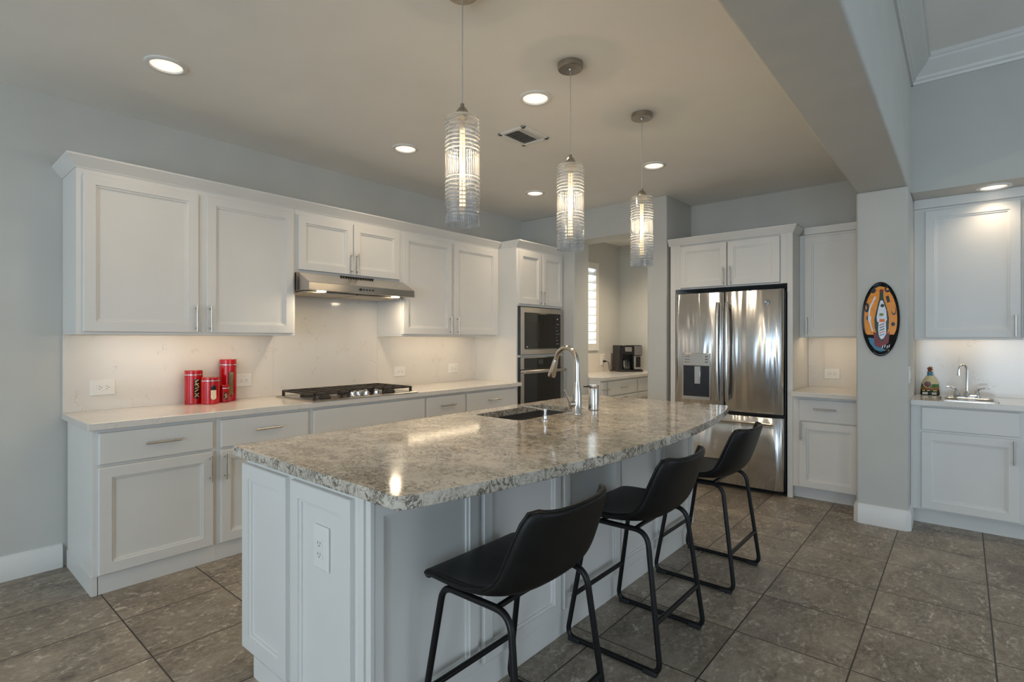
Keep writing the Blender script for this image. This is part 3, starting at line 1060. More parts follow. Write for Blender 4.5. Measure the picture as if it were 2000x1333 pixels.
for cx_, cy_, a0 in ((SX1 - rr, SY1 - rr, 0), (SX0 + rr, SY1 - rr, 90), (SX0 + rr, SY0 + rr, 180), (SX1 - rr, SY0 + rr, 270)):
    for k_ in range(6):
        a = math.radians(a0 + 18 * k_)
        hole.append((cx_ + math.cos(a) * rr, cy_ + math.sin(a) * rr))
ZT0, ZT1 = 0.874, 0.914
edges = []
loops = []
for loop in (outline, hole):
    vs = [m.bm.verts.new((x, y, ZT1)) for x, y in loop]
    loops.append(vs)
    edges += [m.bm.edges.new((vs[i], vs[(i + 1) % len(vs)])) for i in range(len(vs))]
bmesh.ops.triangle_fill(m.bm, use_beauty=True, edges=edges)
ext = bmesh.ops.extrude_face_region(m.bm, geom=m.bm.faces[:])
vv = [g for g in ext['geom'] if isinstance(g, bmesh.types.BMVert)]
bmesh.ops.translate(m.bm, verts=vv, vec=(0, 0, ZT0 - ZT1))
ct = m.build('island_countertop', M['island_top'], loc=(2.25, 1.7, ZT0), bevel=0.005, seg=3, smooth=30)
tag(ct, 'beige streaked quartz island top with curved seating edge', 'countertop')

# undermount sink
r = thing('island_sink', 'dark undermount sink set in the island top', 'sink', (2.545, 2.0, 0.66))
def rrect(x0, x1, y0, y1, rad, z, n=5):
    out = []
    for cx_, cy_, a0 in ((x1 - rad, y1 - rad, 0), (x0 + rad, y1 - rad, 90), (x0 + rad, y0 + rad, 180), (x1 - rad, y0 + rad, 270)):
        for k_ in range(n + 1):
            a = math.radians(a0 + 90 * k_ / n)
            out.append((cx_ + math.cos(a) * rad, cy_ + math.sin(a) * rad, z))
    return out
m = MB()
g = 0.006
m.loft([rrect(SX0 - 0.02, SX1 + 0.02, SY0 - 0.02, SY1 + 0.02, 0.06, 0.8738), rrect(SX0 - g, SX1 + g, SY0 - g, SY1 + g, 0.05, 0.8738),
        rrect(SX0 - g + 0.004, SX1 + g - 0.004, SY0 - g + 0.004, SY1 + g - 0.004, 0.05, 0.74),
        rrect(SX0 + 0.03, SX1 - 0.03, SY0 + 0.03, SY1 - 0.03, 0.04, 0.675),
        rrect(2.52, 2.57, 1.98, 2.03, 0.024, 0.668)], cap0=False)
m.build('bowl', M['sink'], r, smooth=50)
m = MB(); m.lathe([(0.04, 0.0), (0.042, 0.003), (0.030, 0.004), (0.0, 0.001)], 2.545, 2.005, 0.669, 24)
m.build('drain', M['steel'], r)

# faucet: swan neck with pull-down spray
FXc, FYc = 2.625, 1.730
r = thing('kitchen_faucet', 'tall gooseneck pull-down faucet at the island sink', 'faucet', (FXc, FYc, 0.914))
m = MB(); m.lathe([(0.030, 0.0), (0.030, 0.004), (0.0275, 0.008), (0.0270, 0.10), (0.0245, 0.135), (0.019, 0.165), (0.0165, 0.19)], FXc, FYc, 0.9143, 28)
m.build('body', M['faucet'], r)
dx, dy = 0.25, 0.968           # spout direction over the bowl
pts = [(FXc, FYc, 1.09), (FXc, FYc, 1.205)]
R0 = 0.098
for i in range(1, 15):
    a = PI * i / 16
    d = R0 - R0 * math.cos(a)
    pts.append((FXc + dx * d, FYc + dy * d, 1.205 + R0 * math.sin(a)))
a = PI * 14 / 16
d = R0 - R0 * math.cos(a)
ex, ez = d, 1.205 + R0 * math.sin(a)
tx, tz = math.sin(a), math.cos(a)
pts.append((FXc + dx * (ex + tx * 0.02), FYc + dy * (ex + tx * 0.02), ez + tz * 0.02))
m = MB(); m.tube(pts, 0.0145, 16)
m.build('spout', M['faucet'], r)
m = MB()
p0 = Vector((FXc + dx * (ex + tx * 0.018), FYc + dy * (ex + tx * 0.018), ez + tz * 0.018))
dd = Vector((dx * tx, dy * tx, tz)).normalized()
m.tube([p0, p0 + dd * 0.012, p0 + dd * 0.06, p0 + dd * 0.105, p0 + dd * 0.112], [0.0155, 0.018, 0.0205, 0.0245, 0.023], 18)
m.build('spray_head', M['faucet'], r)
m = MB()
hd = Vector((-0.80, 0.36, 0)).normalized()
c0 = Vector((FXc, FYc, 0.975))
m.tube([c0, c0 + hd * 0.038, c0 + hd * 0.052], [0.019, 0.019, 0.017], 16)
m.tube([c0 + hd * 0.042, c0 + hd * 0.055 + Vector((0, 0, 0.02)), c0 + hd * 0.088 + Vector((0, 0, 0.082))], [0.006, 0.0055, 0.0045], 10)
m.build('lever_handle', M['faucet'], r)

# little built-in soap dispenser left of the faucet
r = thing('soap_dispenser', 'small chrome deck-mounted soap dispenser with long spout', 'soap dispenser', (2.300, 1.722, 0.914))
m = MB(); m.lathe([(0.019, 0.0), (0.019, 0.004), (0.0125, 0.010), (0.011, 0.026), (0.0075, 0.030), (0.0075, 0.050), (0.010, 0.052), (0.010, 0.062), (0.0, 0.064)], 2.300, 1.722, 0.9143, 20)
m.build('pump_body', M['chrome'], r)
m = MB(); m.tube([(2.300, 1.722, 0.971), (2.245, 1.765, 0.987), (2.196, 1.80, 0.996)], [0.0055, 0.0048, 0.0042], 10)
m.build('spout', M['chrome'], r)

# steel pump canister right of the faucet
cx_, cy_ = 2.842, 1.752
r = thing('soap_pump', 'brushed steel cylindrical soap pump right of the faucet', 'soap dispenser', (cx_, cy_, 0.914))
m = MB(); m.lathe([(0.031, 0.0), (0.0335, 0.003), (0.0335, 0.134), (0.0325, 0.137), (0.0335, 0.140), (0.0335, 0.152), (0.030, 0.155), (0.0, 0.156)], cx_, cy_, 0.9143, 32)
m.build('cylinder', M['faucet'], r)
m = MB(); m.loft([[(cx_ - 0.03 - a, cy_ + b, 1.0560 + z) for b, z in ((-0.009, 0), (0.009, 0), (0.009, 0.009 - a * 0.08), (-0.009, 0.009 - a * 0.08))] for a in (0.0, 0.035)])
bmesh.ops.rotate(m.bm, verts=m.bm.verts[:], cent=(cx_, cy_, 1.05), matrix=Matrix.Rotation(math.radians(-42), 3, 'Z'))
m.build('spout', M['black_plastic'], r)

outlet(FX(0.9572), -1.665, 0.642, 'tall white duplex outlet on the end panel of the island', vertical=True, group='island outlet')

# ------------------------------------------------------------------ pendants over the island
def make_pendant():
    r = thing('pendant_light', '', 'pendant light', (0, 0, CEIL), 'pendants over the island')
    def part(m, name, mat, **k):
        return m.build(name, mat, r, world=False, **k)
    m = MB(); m.lathe([(0.0, 0.0), (0.066, 0.0), (0.066, -0.026), (0.062, -0.030), (0.014, -0.031), (0.012, -0.038), (0.0, -0.038)], seg=36)
    part(m, 'canopy', M['canopy'])
    m = MB(); m.tube([(0, 0, -0.036), (0.001, 0.001, -0.2), (-0.001, 0, -0.36), (0, 0, -0.49)], 0.0022, 8)
    part(m, 'cord', M['bulb_cord'])
    m = MB(); m.lathe([(0.0, -0.470), (0.008, -0.472), (0.009, -0.486), (0.016, -0.490), (0.027, -0.508), (0.031, -0.524), (0.031, -0.530), (0.0, -0.530)], seg=28)
    part(m, 'socket_cap', M['canopy'])
    # shade: open cylinder of ribbed glass, own origin at its lower rim so the bands follow its height
    m = MB(); m.lathe([(0.030, 0.4385), (0.066, 0.436), (0.0705, 0.430), (0.0705, 0.0), (0.0675, 0.0), (0.0675, 0.426), (0.064, 0.432)], seg=48, cap0=False, cap1=False)
    o = part(m, 'glass_shade', M['shade'], recalc=True)
    o.location = (0, 0, -0.966)
    m = MB(); m.lathe([(0.0, -0.53), (0.013, -0.531), (0.013, -0.565), (0.016, -0.585), (0.017, -0.885), (0.012, -0.90), (0.0, -0.903)], seg=20)
    b = part(m, 'bulb', M['bulb_glass'])
    m = MB()
    for k_ in range(6):
        a = k_ * PI / 3
        m.tube([(math.cos(a) * 0.009, math.sin(a) * 0.009, -0.57), (math.cos(a + 0.5) * 0.011, math.sin(a + 0.5) * 0.011, -0.89)], 0.0024, 6)
    f = m.build('filament', M['filament'], b, world=False)
    return r
M['bulb_cord'] = plain('clear_cord', (0.45, 0.42, 0.37), 0.3)
def copy_tree(o, parent=None):
    c = o.copy()
    C.objects.link(c)
    if parent is not None:
        c.parent = parent
    for ch in list(o.children):
        copy_tree(ch, c)
    return c
P0 = make_pendant()
PEND = [(1.515, 'ribbed glass pendant over the near end of the island, canopy cut by the top edge'),
        (2.295, 'ribbed glass pendant in the middle of the row over the island'),
        (3.100, 'ribbed glass pendant over the far end of the island')]
for i, (x, lab) in enumerate(PEND):
    o = P0 if i == 0 else copy_tree(P0)
    o.location = (x, 1.555, CEIL)
    o['label'] = lab
    L = bpy.data.lights.new('pendant_bulb', 'POINT')
    L.energy = 15.0
    L.color = (1.0, 0.80, 0.55)
    L.shadow_soft_size = 0.008
    lo = bpy.data.objects.new('pendant_bulb', L)
    C.objects.link(lo)
    lo.location = (x, 1.555, CEIL - 0.72)

# ------------------------------------------------------------------ recessed lights
def make_can():
    r = thing('recessed_light', '', 'recessed light', (0, 0, CEIL), 'recessed ceiling lights')
    m = MB(); m.lathe([(0.098, 0.0), (0.097, -0.006), (0.090, -0.010), (0.076, -0.010), (0.071, -0.002), (0.071, 0.0)], seg=40, cap0=False, cap1=False)
    m.build('trim_ring', M['trim'], r, world=False)
    m = MB(); m.lathe([(0.073, -0.0015), (0.066, -0.0045), (0.05, -0.006), (0.042, -0.0065)], seg=40, cap0=False, cap1=False)
    m.mi = 1
    m.lathe([(0.042, -0.0065), (0.02, -0.0075), (0.0, -0.0078)], seg=40, cap0=False)
    m.build('lens', [M['lamp'], M['lamp_core']], r, world=False)
    return r
def can_light(loc, power=9.0):
    L = bpy.data.lights.new('recessed_lamp', 'SPOT')
    L.energy = power
    L.color = (1.0, 0.80, 0.57)
    L.spot_size = math.radians(140)
    L.spot_blend = 0.9
    L.shadow_soft_size = 0.06
    o = bpy.data.objects.new('recessed_lamp', L)
    C.objects.link(o)
    o.location = loc
K0 = make_can()
CANS = [((0.937, 3.165, CEIL), 'recessed ceiling light above the left end of the long counter'),
        ((2.481, 1.930, CEIL), 'recessed ceiling light above the island sink, beside the middle pendant'),
        ((2.507, 3.181, CEIL), 'recessed ceiling light in front of the range hood'),
        ((4.087, 3.183, CEIL), 'recessed ceiling light in front of the oven tower'),
        ((4.072, 1.935, CEIL), 'recessed ceiling light nearest the refrigerator'),
        ((5.085, -0.165, SOF), 'recessed light in the soffit over the wet bar')]
can_light((6.0, 2.9, PCEIL - 0.03), 66.0)
for i, (loc, lab) in enumerate(CANS):
    o = K0 if i == 0 else copy_tree(K0)
    o.location = loc
    o['label'] = lab
    can_light((loc[0], loc[1], loc[2] - 0.02), 7.0 if loc[2] < 2.6 else 13.0 if i == 0 else 24.0)

# ceiling air vent
r = thing('air_vent', 'square white air vent grille in the kitchen ceiling', 'vent', (2.885, 2.35, CEIL))
m = MB()
x0, x1, y0, y1 = 2.742, 3.030, 2.232, 2.466
for a in ((x0, x1, y0, y0 + 0.03), (x0, x1, y1 - 0.03, y1), (x0, x0 + 0.03, y0, y1), (x1 - 0.03, x1, y0, y1)):
    m.box(a[0], a[1], a[2], a[3], CEIL - 0.012, CEIL)
m.build('frame', M['trim'], r, bevel=0.004)
m = MB(); m.box(x0 + 0.03, x1 - 0.03, y0 + 0.03, y1 - 0.03, CEIL - 0.002, CEIL - 0.0005)
m.build('duct', M['slot'], r, smooth=0)
m = MB()
for i in range(9):
    xx = x0 + 0.042 + i * 0.023
    m.prism([(0, -0.010), (0.003, -0.010), (0.015, -0.002), (0.012, -0.002)], lambda p, y, xx=xx: (xx + p[0], y, CEIL + p[1]), y0 + 0.075, y1 - 0.032)
for i in range(3):
    yy = y0 + 0.034 + i * 0.017
    m.box(x0 + 0.03, x1 - 0.03, yy, yy + 0.004, CEIL - 0.011, CEIL - 0.002)
m.build('louvers', M['trim'], r, smooth=0)

# ------------------------------------------------------------------ refrigerator wall
r = thing('refrigerator_surround', 'tall white surround cabinet with two doors above the refrigerator', 'cabinet', (5.3, 1.65, 0))
F = FX(5.02)
m = MB()
m.box(5.0, NX - 0.002, 1.108, 1.150, 0.0, 2.272)
m.box(5.0, NX - 0.002, 2.150, 2.200, 0.0, 2.272)
m.box(5.02, NX - 0.002, 1.150, 2.150, 1.838, 2.272)
m.box(5.0, 5.02, 1.150, 1.205, 1.838, 2.272)
m.box(5.0, 5.02, 2.098, 2.150, 1.838, 2.272)
m.build('cabinet_body', M['cab'], r, bevel=0.0015, smooth=0)
for a0, a1, h in ((-2.094, -1.658, -1.682), (-1.648, -1.207, -1.622)):
    d = door(F, a0, a1, 1.850, 2.252, r, t=0.035)
    pull(F, h, 1.940, True, d, L=0.165, off=0.035)
m = MB()
sweep(m, [(5.0, 2.215, -1, 0), (5.0, 1.108, -1, -1), (5.222, 1.108, 0, -1)], crown_profile(2.268, 0.034, 0.066))
m.build('crown', M['cab'], r, smooth=0)

r = thing('refrigerator', 'stainless french-door refrigerator with ice dispenser', 'refrigerator', (5.2, 1.65, 0))
F = FX(5.03)
m = MB(); m.box(5.03, 5.58, 1.165, 2.135, 0.03, 1.77)
m.box(5.05, 5.56, 1.19, 2.11, 0.0, 0.03)
m.build('case', M['black_plastic'], r, bevel=0.004)
def bowed(F, a0, a1, b0, b1, c0, bow, n=10, rad=0.018, drop=None):
    """a door panel whose front bulges slightly across its width, with rounded vertical edges"""
    m = MB()
    rings = []
    for k_ in range(n + 1):
        s = k_ / n
        a = a0 + (a1 - a0) * s
        e = min(s, 1 - s) * (a1 - a0)
        rd = rad - math.sqrt(max(0, rad * rad - (rad - min(e, rad)) ** 2))
        c = c0 + bow * (1 - (2 * s - 1) ** 2) - rd
        rings.append([F.p(a, b0, 0.004), F.p(a, b0, c - 0.004), F.p(a, b0 + 0.004, c), F.p(a, b1 - 0.004, c), F.p(a, b1, c - 0.004), F.p(a, b1, 0.004)])
    m.loft(rings)
    return m
FSPLIT = -1.668
m = bowed(F, -2.128, FSPLIT - 0.004, 0.705, 1.788, 0.085, 0.012, 24)
dl = m.build('door', M['fridge'], r, smooth=60)
m = bowed(F, FSPLIT + 0.004, -1.172, 0.705, 1.788, 0.085, 0.012, 24)
drr = m.build('door', M['fridge'], r, smooth=60)
m = bowed(F, -2.128, -1.172, 0.045, 0.672, 0.085, 0.014, 30)
dz = m.build('freezer_drawer', M['fridge'], r, smooth=60)
def bar_handle(F, a, b0, b1, c0, out, parent):
    m = MB()
    n = 16
    rings = []
    for k_ in range(n + 1):
        s = k_ / n
        b = b0 + (b1 - b0) * s
        c = c0 + out * (1 - abs(2 * s - 1) ** 3.2 * 0.42)
        rings.append([F.p(a - 0.015, b, c - 0.010), F.p(a + 0.015, b, c - 0.010), F.p(a + 0.015, b, c + 0.004), F.p(a + 0.007, b, c + 0.010), F.p(a - 0.007, b, c + 0.010), F.p(a - 0.015, b, c + 0.004)])
    m.loft(rings)
    for b in (b0 + 0.03, b1 - 0.03):
        fbox(m, F, a - 0.010, a + 0.010, b - 0.018, b + 0.018, c0 - 0.004, c0 + out * 0.62)
    return m.build('door_handle', M['steel'], parent, smooth=50)
bar_handle(F, FSPLIT - 0.042, 0.790, 1.692, 0.090, 0.058, dl)
bar_handle(F, FSPLIT + 0.042, 0.790, 1.692, 0.090, 0.058, drr)
m = MB()
m.tube([F.p(-2.07, 0.622, 0.150), F.p(-1.232, 0.622, 0.150)], 0.013, 14)
for a in (-2.02, -1.282):
    m.tube([F.p(a, 0.622, 0.090), F.p(a, 0.622, 0.150)], 0.011, 12)
m.build('drawer_handle', M['steel'], dz)
# water and ice dispenser
A0, A1 = -2.046, -1.786
m = MB()
fbox(m, F, A0 - 0.004, A1 + 0.004, 1.104, 1.224, 0.080, 0.104)
m.build('dispenser_panel', M['steel_h'], dl, bevel=0.004)
m = MB()
fbox(m, F, A0, A1, 0.818, 1.104, 0.080, 0.0975)
m.mi = 1
fbox(m, F, A0 - 0.004, A0 + 0.006, 0.81, 1.104, 0.080, 0.103)
fbox(m, F, A1 - 0.006, A1 + 0.004, 0.81, 1.104, 0.080, 0.103)
fbox(m, F, A0 - 0.004, A1 + 0.004, 0.788, 0.818, 0.080, 0.108)
m.build('dispenser_recess', [plain('dispenser_dark', (0.045, 0.047, 0.055), 0.25, 0.6), M['steel_h']], dl, smooth=0)
m = MB(); fbox(m, F, -1.930, -1.874, 0.935, 1.100, 0.095, 0.112)
m.build('dispenser_paddle', M['steel'], dl, bevel=0.003)
m = MB()
for i in range(3):
    fbox(m, F, A0 + 0.02, A0 + 0.07, 1.135 + i * 0.026, 1.141 + i * 0.026, 0.103, 0.1046)
    fbox(m, F, A1 - 0.045, A1 - 0.02, 1.135 + i * 0.026, 1.146 + i * 0.026, 0.103, 0.1046)
m.build('dispenser_buttons', plain('grey_print_buttons', (0.15, 0.15, 0.15), 0.4), dl, smooth=0)
# round badge
bc = F.p(-1.292, 1.676, 0.0)
m = MB(); m.lathe([(0.0, -0.004), (0.021, -0.004), (0.022, 0.0), (0.022, 0.006)], F.p(0, 0, 0.0945)[0], bc[1], bc[2], 24, 'x')
bd = m.build('badge', plain('badge_grey', (0.10, 0.11, 0.12), 0.3, 0.8), drr)
m = MB()
bx = F.p(0, 0, 0.0945)[0] - 0.0045
ringp = [(bx, bc[1] + math.cos(a) * 0.016, bc[2] + math.sin(a) * 0.016) for a in [2 * PI * k_ / 24 for k_ in range(24)]]
m.tube(ringp, 0.0012, 6, closed=True)
sw = [(bx, bc[1] + 0.009 * math.cos(t_) + 0.002, bc[2] + 0.006 * math.sin(2 * t_)) for t_ in [2 * PI * k_ / 20 for k_ in range(20)]]
m.tube(sw, 0.001, 6, closed=True)
m.build('badge_emblem', M['chrome'], bd)
# hinges on top
for a in (-2.09, -1.19):
    m = MB(); fbox(m, F, a - 0.02, a + 0.02, 1.772, 1.797, -0.03, 0.03)
    m.build('hinge', M['black_plastic'], r, bevel=0.003)

# upper and lower cabinet right of the refrigerator
UX = 5.245
r = thing('upper_cabinet', 'single-door white upper cabinet between refrigerator and column', 'cabinet', (5.4, 0.85, 1.37), 'white upper wall cabinets')
F = FX(UX)
m = MB(); m.box(UX, NX - 0.002, COLY1 + 0.002, 1.107, 1.386, 2.272); m.box(UX, UX + 0.019, COLY1 + 0.002, 1.107, 1.368, 1.386)
m.build('cabinet_body', M['cab'], r, bevel=0.0015, smooth=0)
d = door(F, -1.066, -0.622, 1.378, 2.250, r)
pull(F, -1.046, 1.472, True, d, L=0.155)
m = MB(); m.box(UX - 0.022, NX - 0.002, COLY1 + 0.002, 1.066, 2.2725, 2.335)
m.build('top_board', M['cab'], r, bevel=0.002, smooth=0)
m = MB(); m.box(UX + 0.06, UX + 0.085, 0.68, 1.04, 1.376, 1.3855)
m.build('led_strip', M['led'], r, smooth=0)

r = thing('base_cabinet', 'narrow white base cabinet between refrigerator and column', 'cabinet', (5.3, 0.85, 0), 'white base cabinets')
F = FX(5.0)
m = MB(); m.box(5.0, NX - 0.01, COLY1 + 0.002, 1.107, 0.105, 0.8765)
m.build('cabinet_body', M['cab'], r, bevel=0.0015, smooth=0)
m = MB(); m.box(5.072, 5.09, COLY1 + 0.002, 1.107, 0, 0.105)
m.build('toe_board', M['cab'], r, smooth=0)
d = slab(F, -1.058, -0.622, 0.668, 0.850, r)
pull(F, -0.862, 0.776, False, d, L=0.165)
d = door(F, -1.058, -0.622, 0.112, 0.658, r)
pull(F, -1.038, 0.585, True, d, L=0.155)
m = MB()
m.box(4.893, 5.588, COLY1 + 0.002, 1.106, 0.877, 0.9145)
tag(m.build('countertop', M['quartz'], loc=(5.2, 0.85, 0.877), bevel=0.003, smooth=0), 'small white quartz countertop beside the refrigerator', 'countertop')
m = MB(); m.box(5.584, NX - 0.001, COLY1 + 0.002, 1.106, 0.915, 1.367)
tag(m.build('backsplash', M['quartz'], loc=(NX, 0.85, 0.915), smooth=0), 'small quartz backsplash panel beside the refrigerator', 'backsplash')
outlet(FX(5.584), -0.912, 1.040, 'white duplex outlet on the lit backsplash beside the refrigerator')

# ------------------------------------------------------------------ wet bar
BU = 5.222
def bar_upper(label, y0, y1, dy0, dy1, hy, led=True):
    r = thing('upper_cabinet', label, 'cabinet', (5.3, (y0 + y1) / 2, 1.35), 'white upper wall cabinets')
    F = FX(BU)
    m = MB(); m.box(BU, BX - 0.002, y0, y1, 1.368, 2.368); m.box(BU, BU + 0.019, y0, y1, 1.350, 1.368)
    m.build('cabinet_body', M['cab'], r, bevel=0.0015, smooth=0)
    d = door(F, -dy1, -dy0, 1.367, 2.346, r)
    pull(F, -hy, 1.450, True, d, L=0.155)
    if led:
        m = MB(); m.box(BU + 0.045, BU + 0.055, y0 + 0.05, y1 - 0.08, 1.362, 1.3675)
        m.build('led_strip', M['led'], r, smooth=0)
    return r
bar_upper('white upper cabinet above the bar sink, wide single door', -0.3155, COLY0 - 0.001, -0.312, 0.224, -0.284)
bar_upper('white upper cabinet at the right picture edge over the wet bar', -0.95, -0.316, -0.93, -0.328, -0.36)
m = MB(); m.box(BU - 0.022, BX - 0.002, -0.95, COLY0 - 0.001, 2.3685, SOF - 0.001)
tag(m.build('cabinet_crown', M['cab'], loc=(5.3, -0.3, 2.37), bevel=0.002, smooth=0), 'flat white crown board on top of the wet bar cabinets', 'crown molding', kind='thing')

def bar_base(label, y0, y1, dy0, dy1, hy):
    r = thing('base_cabinet', label, 'cabinet', (5.1, (y0 + y1) / 2, 0), 'white base cabinets')
    F = FX(4.872)
    m = MB(); m.box(4.872, BX - 0.01, y0, y1, 0.118, 0.8765)
    m.build('cabinet_body', M['cab'], r, bevel=0.0015, smooth=0)
    m = MB(); m.box(4.962, 4.98, y0, y1, 0, 0.118)
    m.build('toe_board', M['cab'], r, smooth=0)
    slab(F, -dy1, -dy0, 0.700, 0.864, r, 'false_front')
    d = door(F, -dy1, -dy0, 0.130, 0.684, r)
    pull(F, -hy, 0.596, True, d, L=0.16)
    return r
bar_base('white base cabinet under the bar sink with blank front', -0.3105, COLY0 - 0.001, -0.286, 0.231, -0.259)
bar_base('white base cabinet at the right picture edge under the bar counter', -0.95, -0.311, -0.93, -0.335, -0.37)
m = MB(); m.box(4.822, BX - 0.001, -0.95, COLY0 - 0.001, 0.877, 0.9145)
tag(m.build('countertop', M['quartz'], loc=(5.1, -0.3, 0.877), bevel=0.003, smooth=0), 'white quartz wet bar countertop with small steel sink', 'countertop')
m = MB(); m.box(BX - 0.017, BX - 0.001, -0.95, COLY0 - 0.001, 0.915, 1.3675)
tag(m.build('backsplash', M['quartz'], loc=(BX, -0.3, 0.915), smooth=0), 'cream quartz backsplash behind the bar faucet', 'backsplash')

r = thing('bar_sink', 'small drop-in stainless sink in the wet bar counter', 'sink', (5.1, -0.04, 0.915))
m = MB()
m.loft([rrect(4.902, 5.235, -0.192, 0.132, 0.03, 0.9148), rrect(4.902, 5.235, -0.192, 0.132, 0.03, 0.9185),
        rrect(4.912, 5.225, -0.182, 0.122, 0.03, 0.9225), rrect(4.928, 5.15, -0.168, 0.108, 0.03, 0.9225),
        rrect(4.934, 5.144, -0.162, 0.102, 0.03, 0.9165)], cap0=False, cap1=False)
m.mi = 1
m.loft([rrect(4.934, 5.144, -0.162, 0.102, 0.03, 0.9166), rrect(4.934, 5.144, -0.162, 0.102, 0.03, 0.9160)], cap0=False)
m.build('basin_rim', [M['steel'], M['sink']], r, smooth=40)

bx_, by_ = 5.19, -0.022
r = thing('bar_faucet', 'chrome two-handle gooseneck faucet at the bar sink', 'faucet', (bx_, by_, 0.922))
m = MB(); m.loft([rrect(bx_ - 0.026, bx_ + 0.026, by_ - 0.075, by_ + 0.075, 0.024, 0.9227), rrect(bx_ - 0.026, bx_ + 0.026, by_ - 0.075, by_ + 0.075, 0.024, 0.936),
                  rrect(bx_ - 0.021, bx_ + 0.021, by_ - 0.070, by_ + 0.070, 0.020, 0.941)])
m.build('base_plate', M['chrome'], r)
m = MB()
m.lathe([(0.021, 0.0), (0.017, 0.016), (0.010, 0.028), (0.008, 0.03)], bx_, by_, 0.940, 20)
pp = [(bx_, by_, 0.965), (bx_, by_, 1.122)]
for i in range(1, 13):
    a = PI * i / 12
    d = 0.042 - 0.042 * math.cos(a)
    pp.append((bx_ - d * 0.62, by_ + d * 0.55, 1.122 + 0.042 * math.sin(a)))
pp.append((pp[-1][0], pp[-1][1], 1.092))
m.tube(pp, 0.0078, 14)
e = pp[-1]
m.lathe([(0.0, 0.0), (0.0105, 0.0), (0.0105, 0.020), (0.008, 0.022)], e[0], e[1], e[2] - 0.006, 16)
m.build('spout', M['chrome'], r)
for s in (-1, 1):
    y = by_ + s * 0.056
    m = MB(); m.lathe([(0.021, 0.0), (0.019, 0.010), (0.011, 0.030), (0.010, 0.036)], bx_, y, 0.940, 18)
    m.tube([(bx_, y, 0.970), (bx_ - 0.004, y + s * 0.010, 0.985), (bx_ - 0.010, y + s * 0.034, 0.995), (bx_ - 0.012, y + s * 0.068, 0.997)], [0.009, 0.008, 0.0075, 0.006], 12)
    m.build('handle', M['chrome'], r)

# painted ornamental bottle
bx_, by_ = 5.33, 0.200
r = thing('ornamental_bottle', 'painted ceramic flask-shaped bottle on the wet bar counter', 'bottle', (bx_, by_, 0.9145))
prof = [(0.055, 0.0), (0.058, 0.004), (0.058, 0.026), (0.056, 0.028), (0.0565, 0.044), (0.055, 0.046), (0.055, 0.062), (0.053, 0.07), (0.051, 0.088), (0.046, 0.105), (0.038, 0.122), (0.028, 0.138), (0.019, 0.152), (0.0155, 0.165), (0.0165, 0.172), (0.0165, 0.182), (0.012, 0.184)]
bands = [(0, 5, (36, 44, 22)), (4, 7, (150, 100, 50)), (6, 9, (70, 110, 45)), (8, 12, (205, 190, 150)), (12, 16, (70, 120, 140))]
m = MB()
mats = []
for i, (a, b, colr) in enumerate(bands):
    mats.append(paint(colr, 0.25, 'flask_glaze'))
cuts = [0, 4, 6, 8, 12, 16]
for i in range(5):
    m.mi = i
    m.lathe(prof[cuts[i]:cuts[i + 1] + 1], bx_, by_, 0.9146, 28, sx=0.62, sy=1.05, cap0=(i == 0), cap1=(i == 4))
m.build('flask_body', mats, r, smooth=50)
# medallion and little label blocks facing the room
m = MB()
fx_ = bx_ - 0.036
m.lathe([(0.0, -0.006), (0.020, -0.005), (0.021, 0.004)], fx_ + 0.004, by_ + 0.014, 0.9145 + 0.086, 22, 'x')
m.mi = 1
m.lathe([(0.021, 0.003), (0.0245, -0.005), (0.027, -0.004), (0.028, 0.008)], fx_ + 0.004, by_ + 0.014, 0.9145 + 0.086, 22, 'x')
m.build('medallion', [paint((120, 60, 40)), paint((225, 215, 190))], r)
m = MB()
for a, b in ((0.012, 0.045), (-0.042, -0.014)):
    m.box(fx_ - 0.001, fx_ + 0.012, by_ + a, by_ + b, 0.9205, 0.9385)
m.mi = 1
for a, b in ((0.028, 0.046), (0.0, 0.018), (-0.044, -0.02)):
    m.box(fx_ - 0.0005, fx_ + 0.012, by_ + a, by_ + b, 0.948, 0.955)
m.build('relief_blocks', [paint((210, 205, 190)), paint((235, 190, 110))], r, smooth=0)
m = MB()
for k_ in range(6):
    a = k_ * PI / 3 + 0.3
    c = Vector((bx_, by_, 0.9145 + 0.205))
    q = c + Vector((0.004 * math.sin(a * 3), math.cos(a) * 0.019, math.sin(a) * 0.019))
    m.tube([c, (c + q) / 2, q], [0.008, 0.007, 0.003], 8)
m.lathe([(0.011, 0.183), (0.010, 0.20), (0.006, 0.205)], bx_, by_, 0.9145, 14)
m.build('star_stopper', paint((120, 72, 45), 0.4), r)

# switch plate on the column side
r = thing('switch_plate', 'slim white switch plate on the right side of the column', 'switch', (4.70, COLY0, 1.11))
m = MB(); m.loft(ringset(FY(COLY0), 4.685, 4.745, 1.04, 1.16, [(0, 0), (0, 0.004), (0.004, 0.006)]))
m.build('cover_plate', M['white_plastic'], r, smooth=0)
m = MB(); m.loft(ringset(FY(COLY0), 4.70, 4.73, 1.07, 1.13, [(0, 0.0055), (0, 0.008), (0.002, 0.010)]))
m.build('rocker', M['white_plastic'], r, smooth=0)

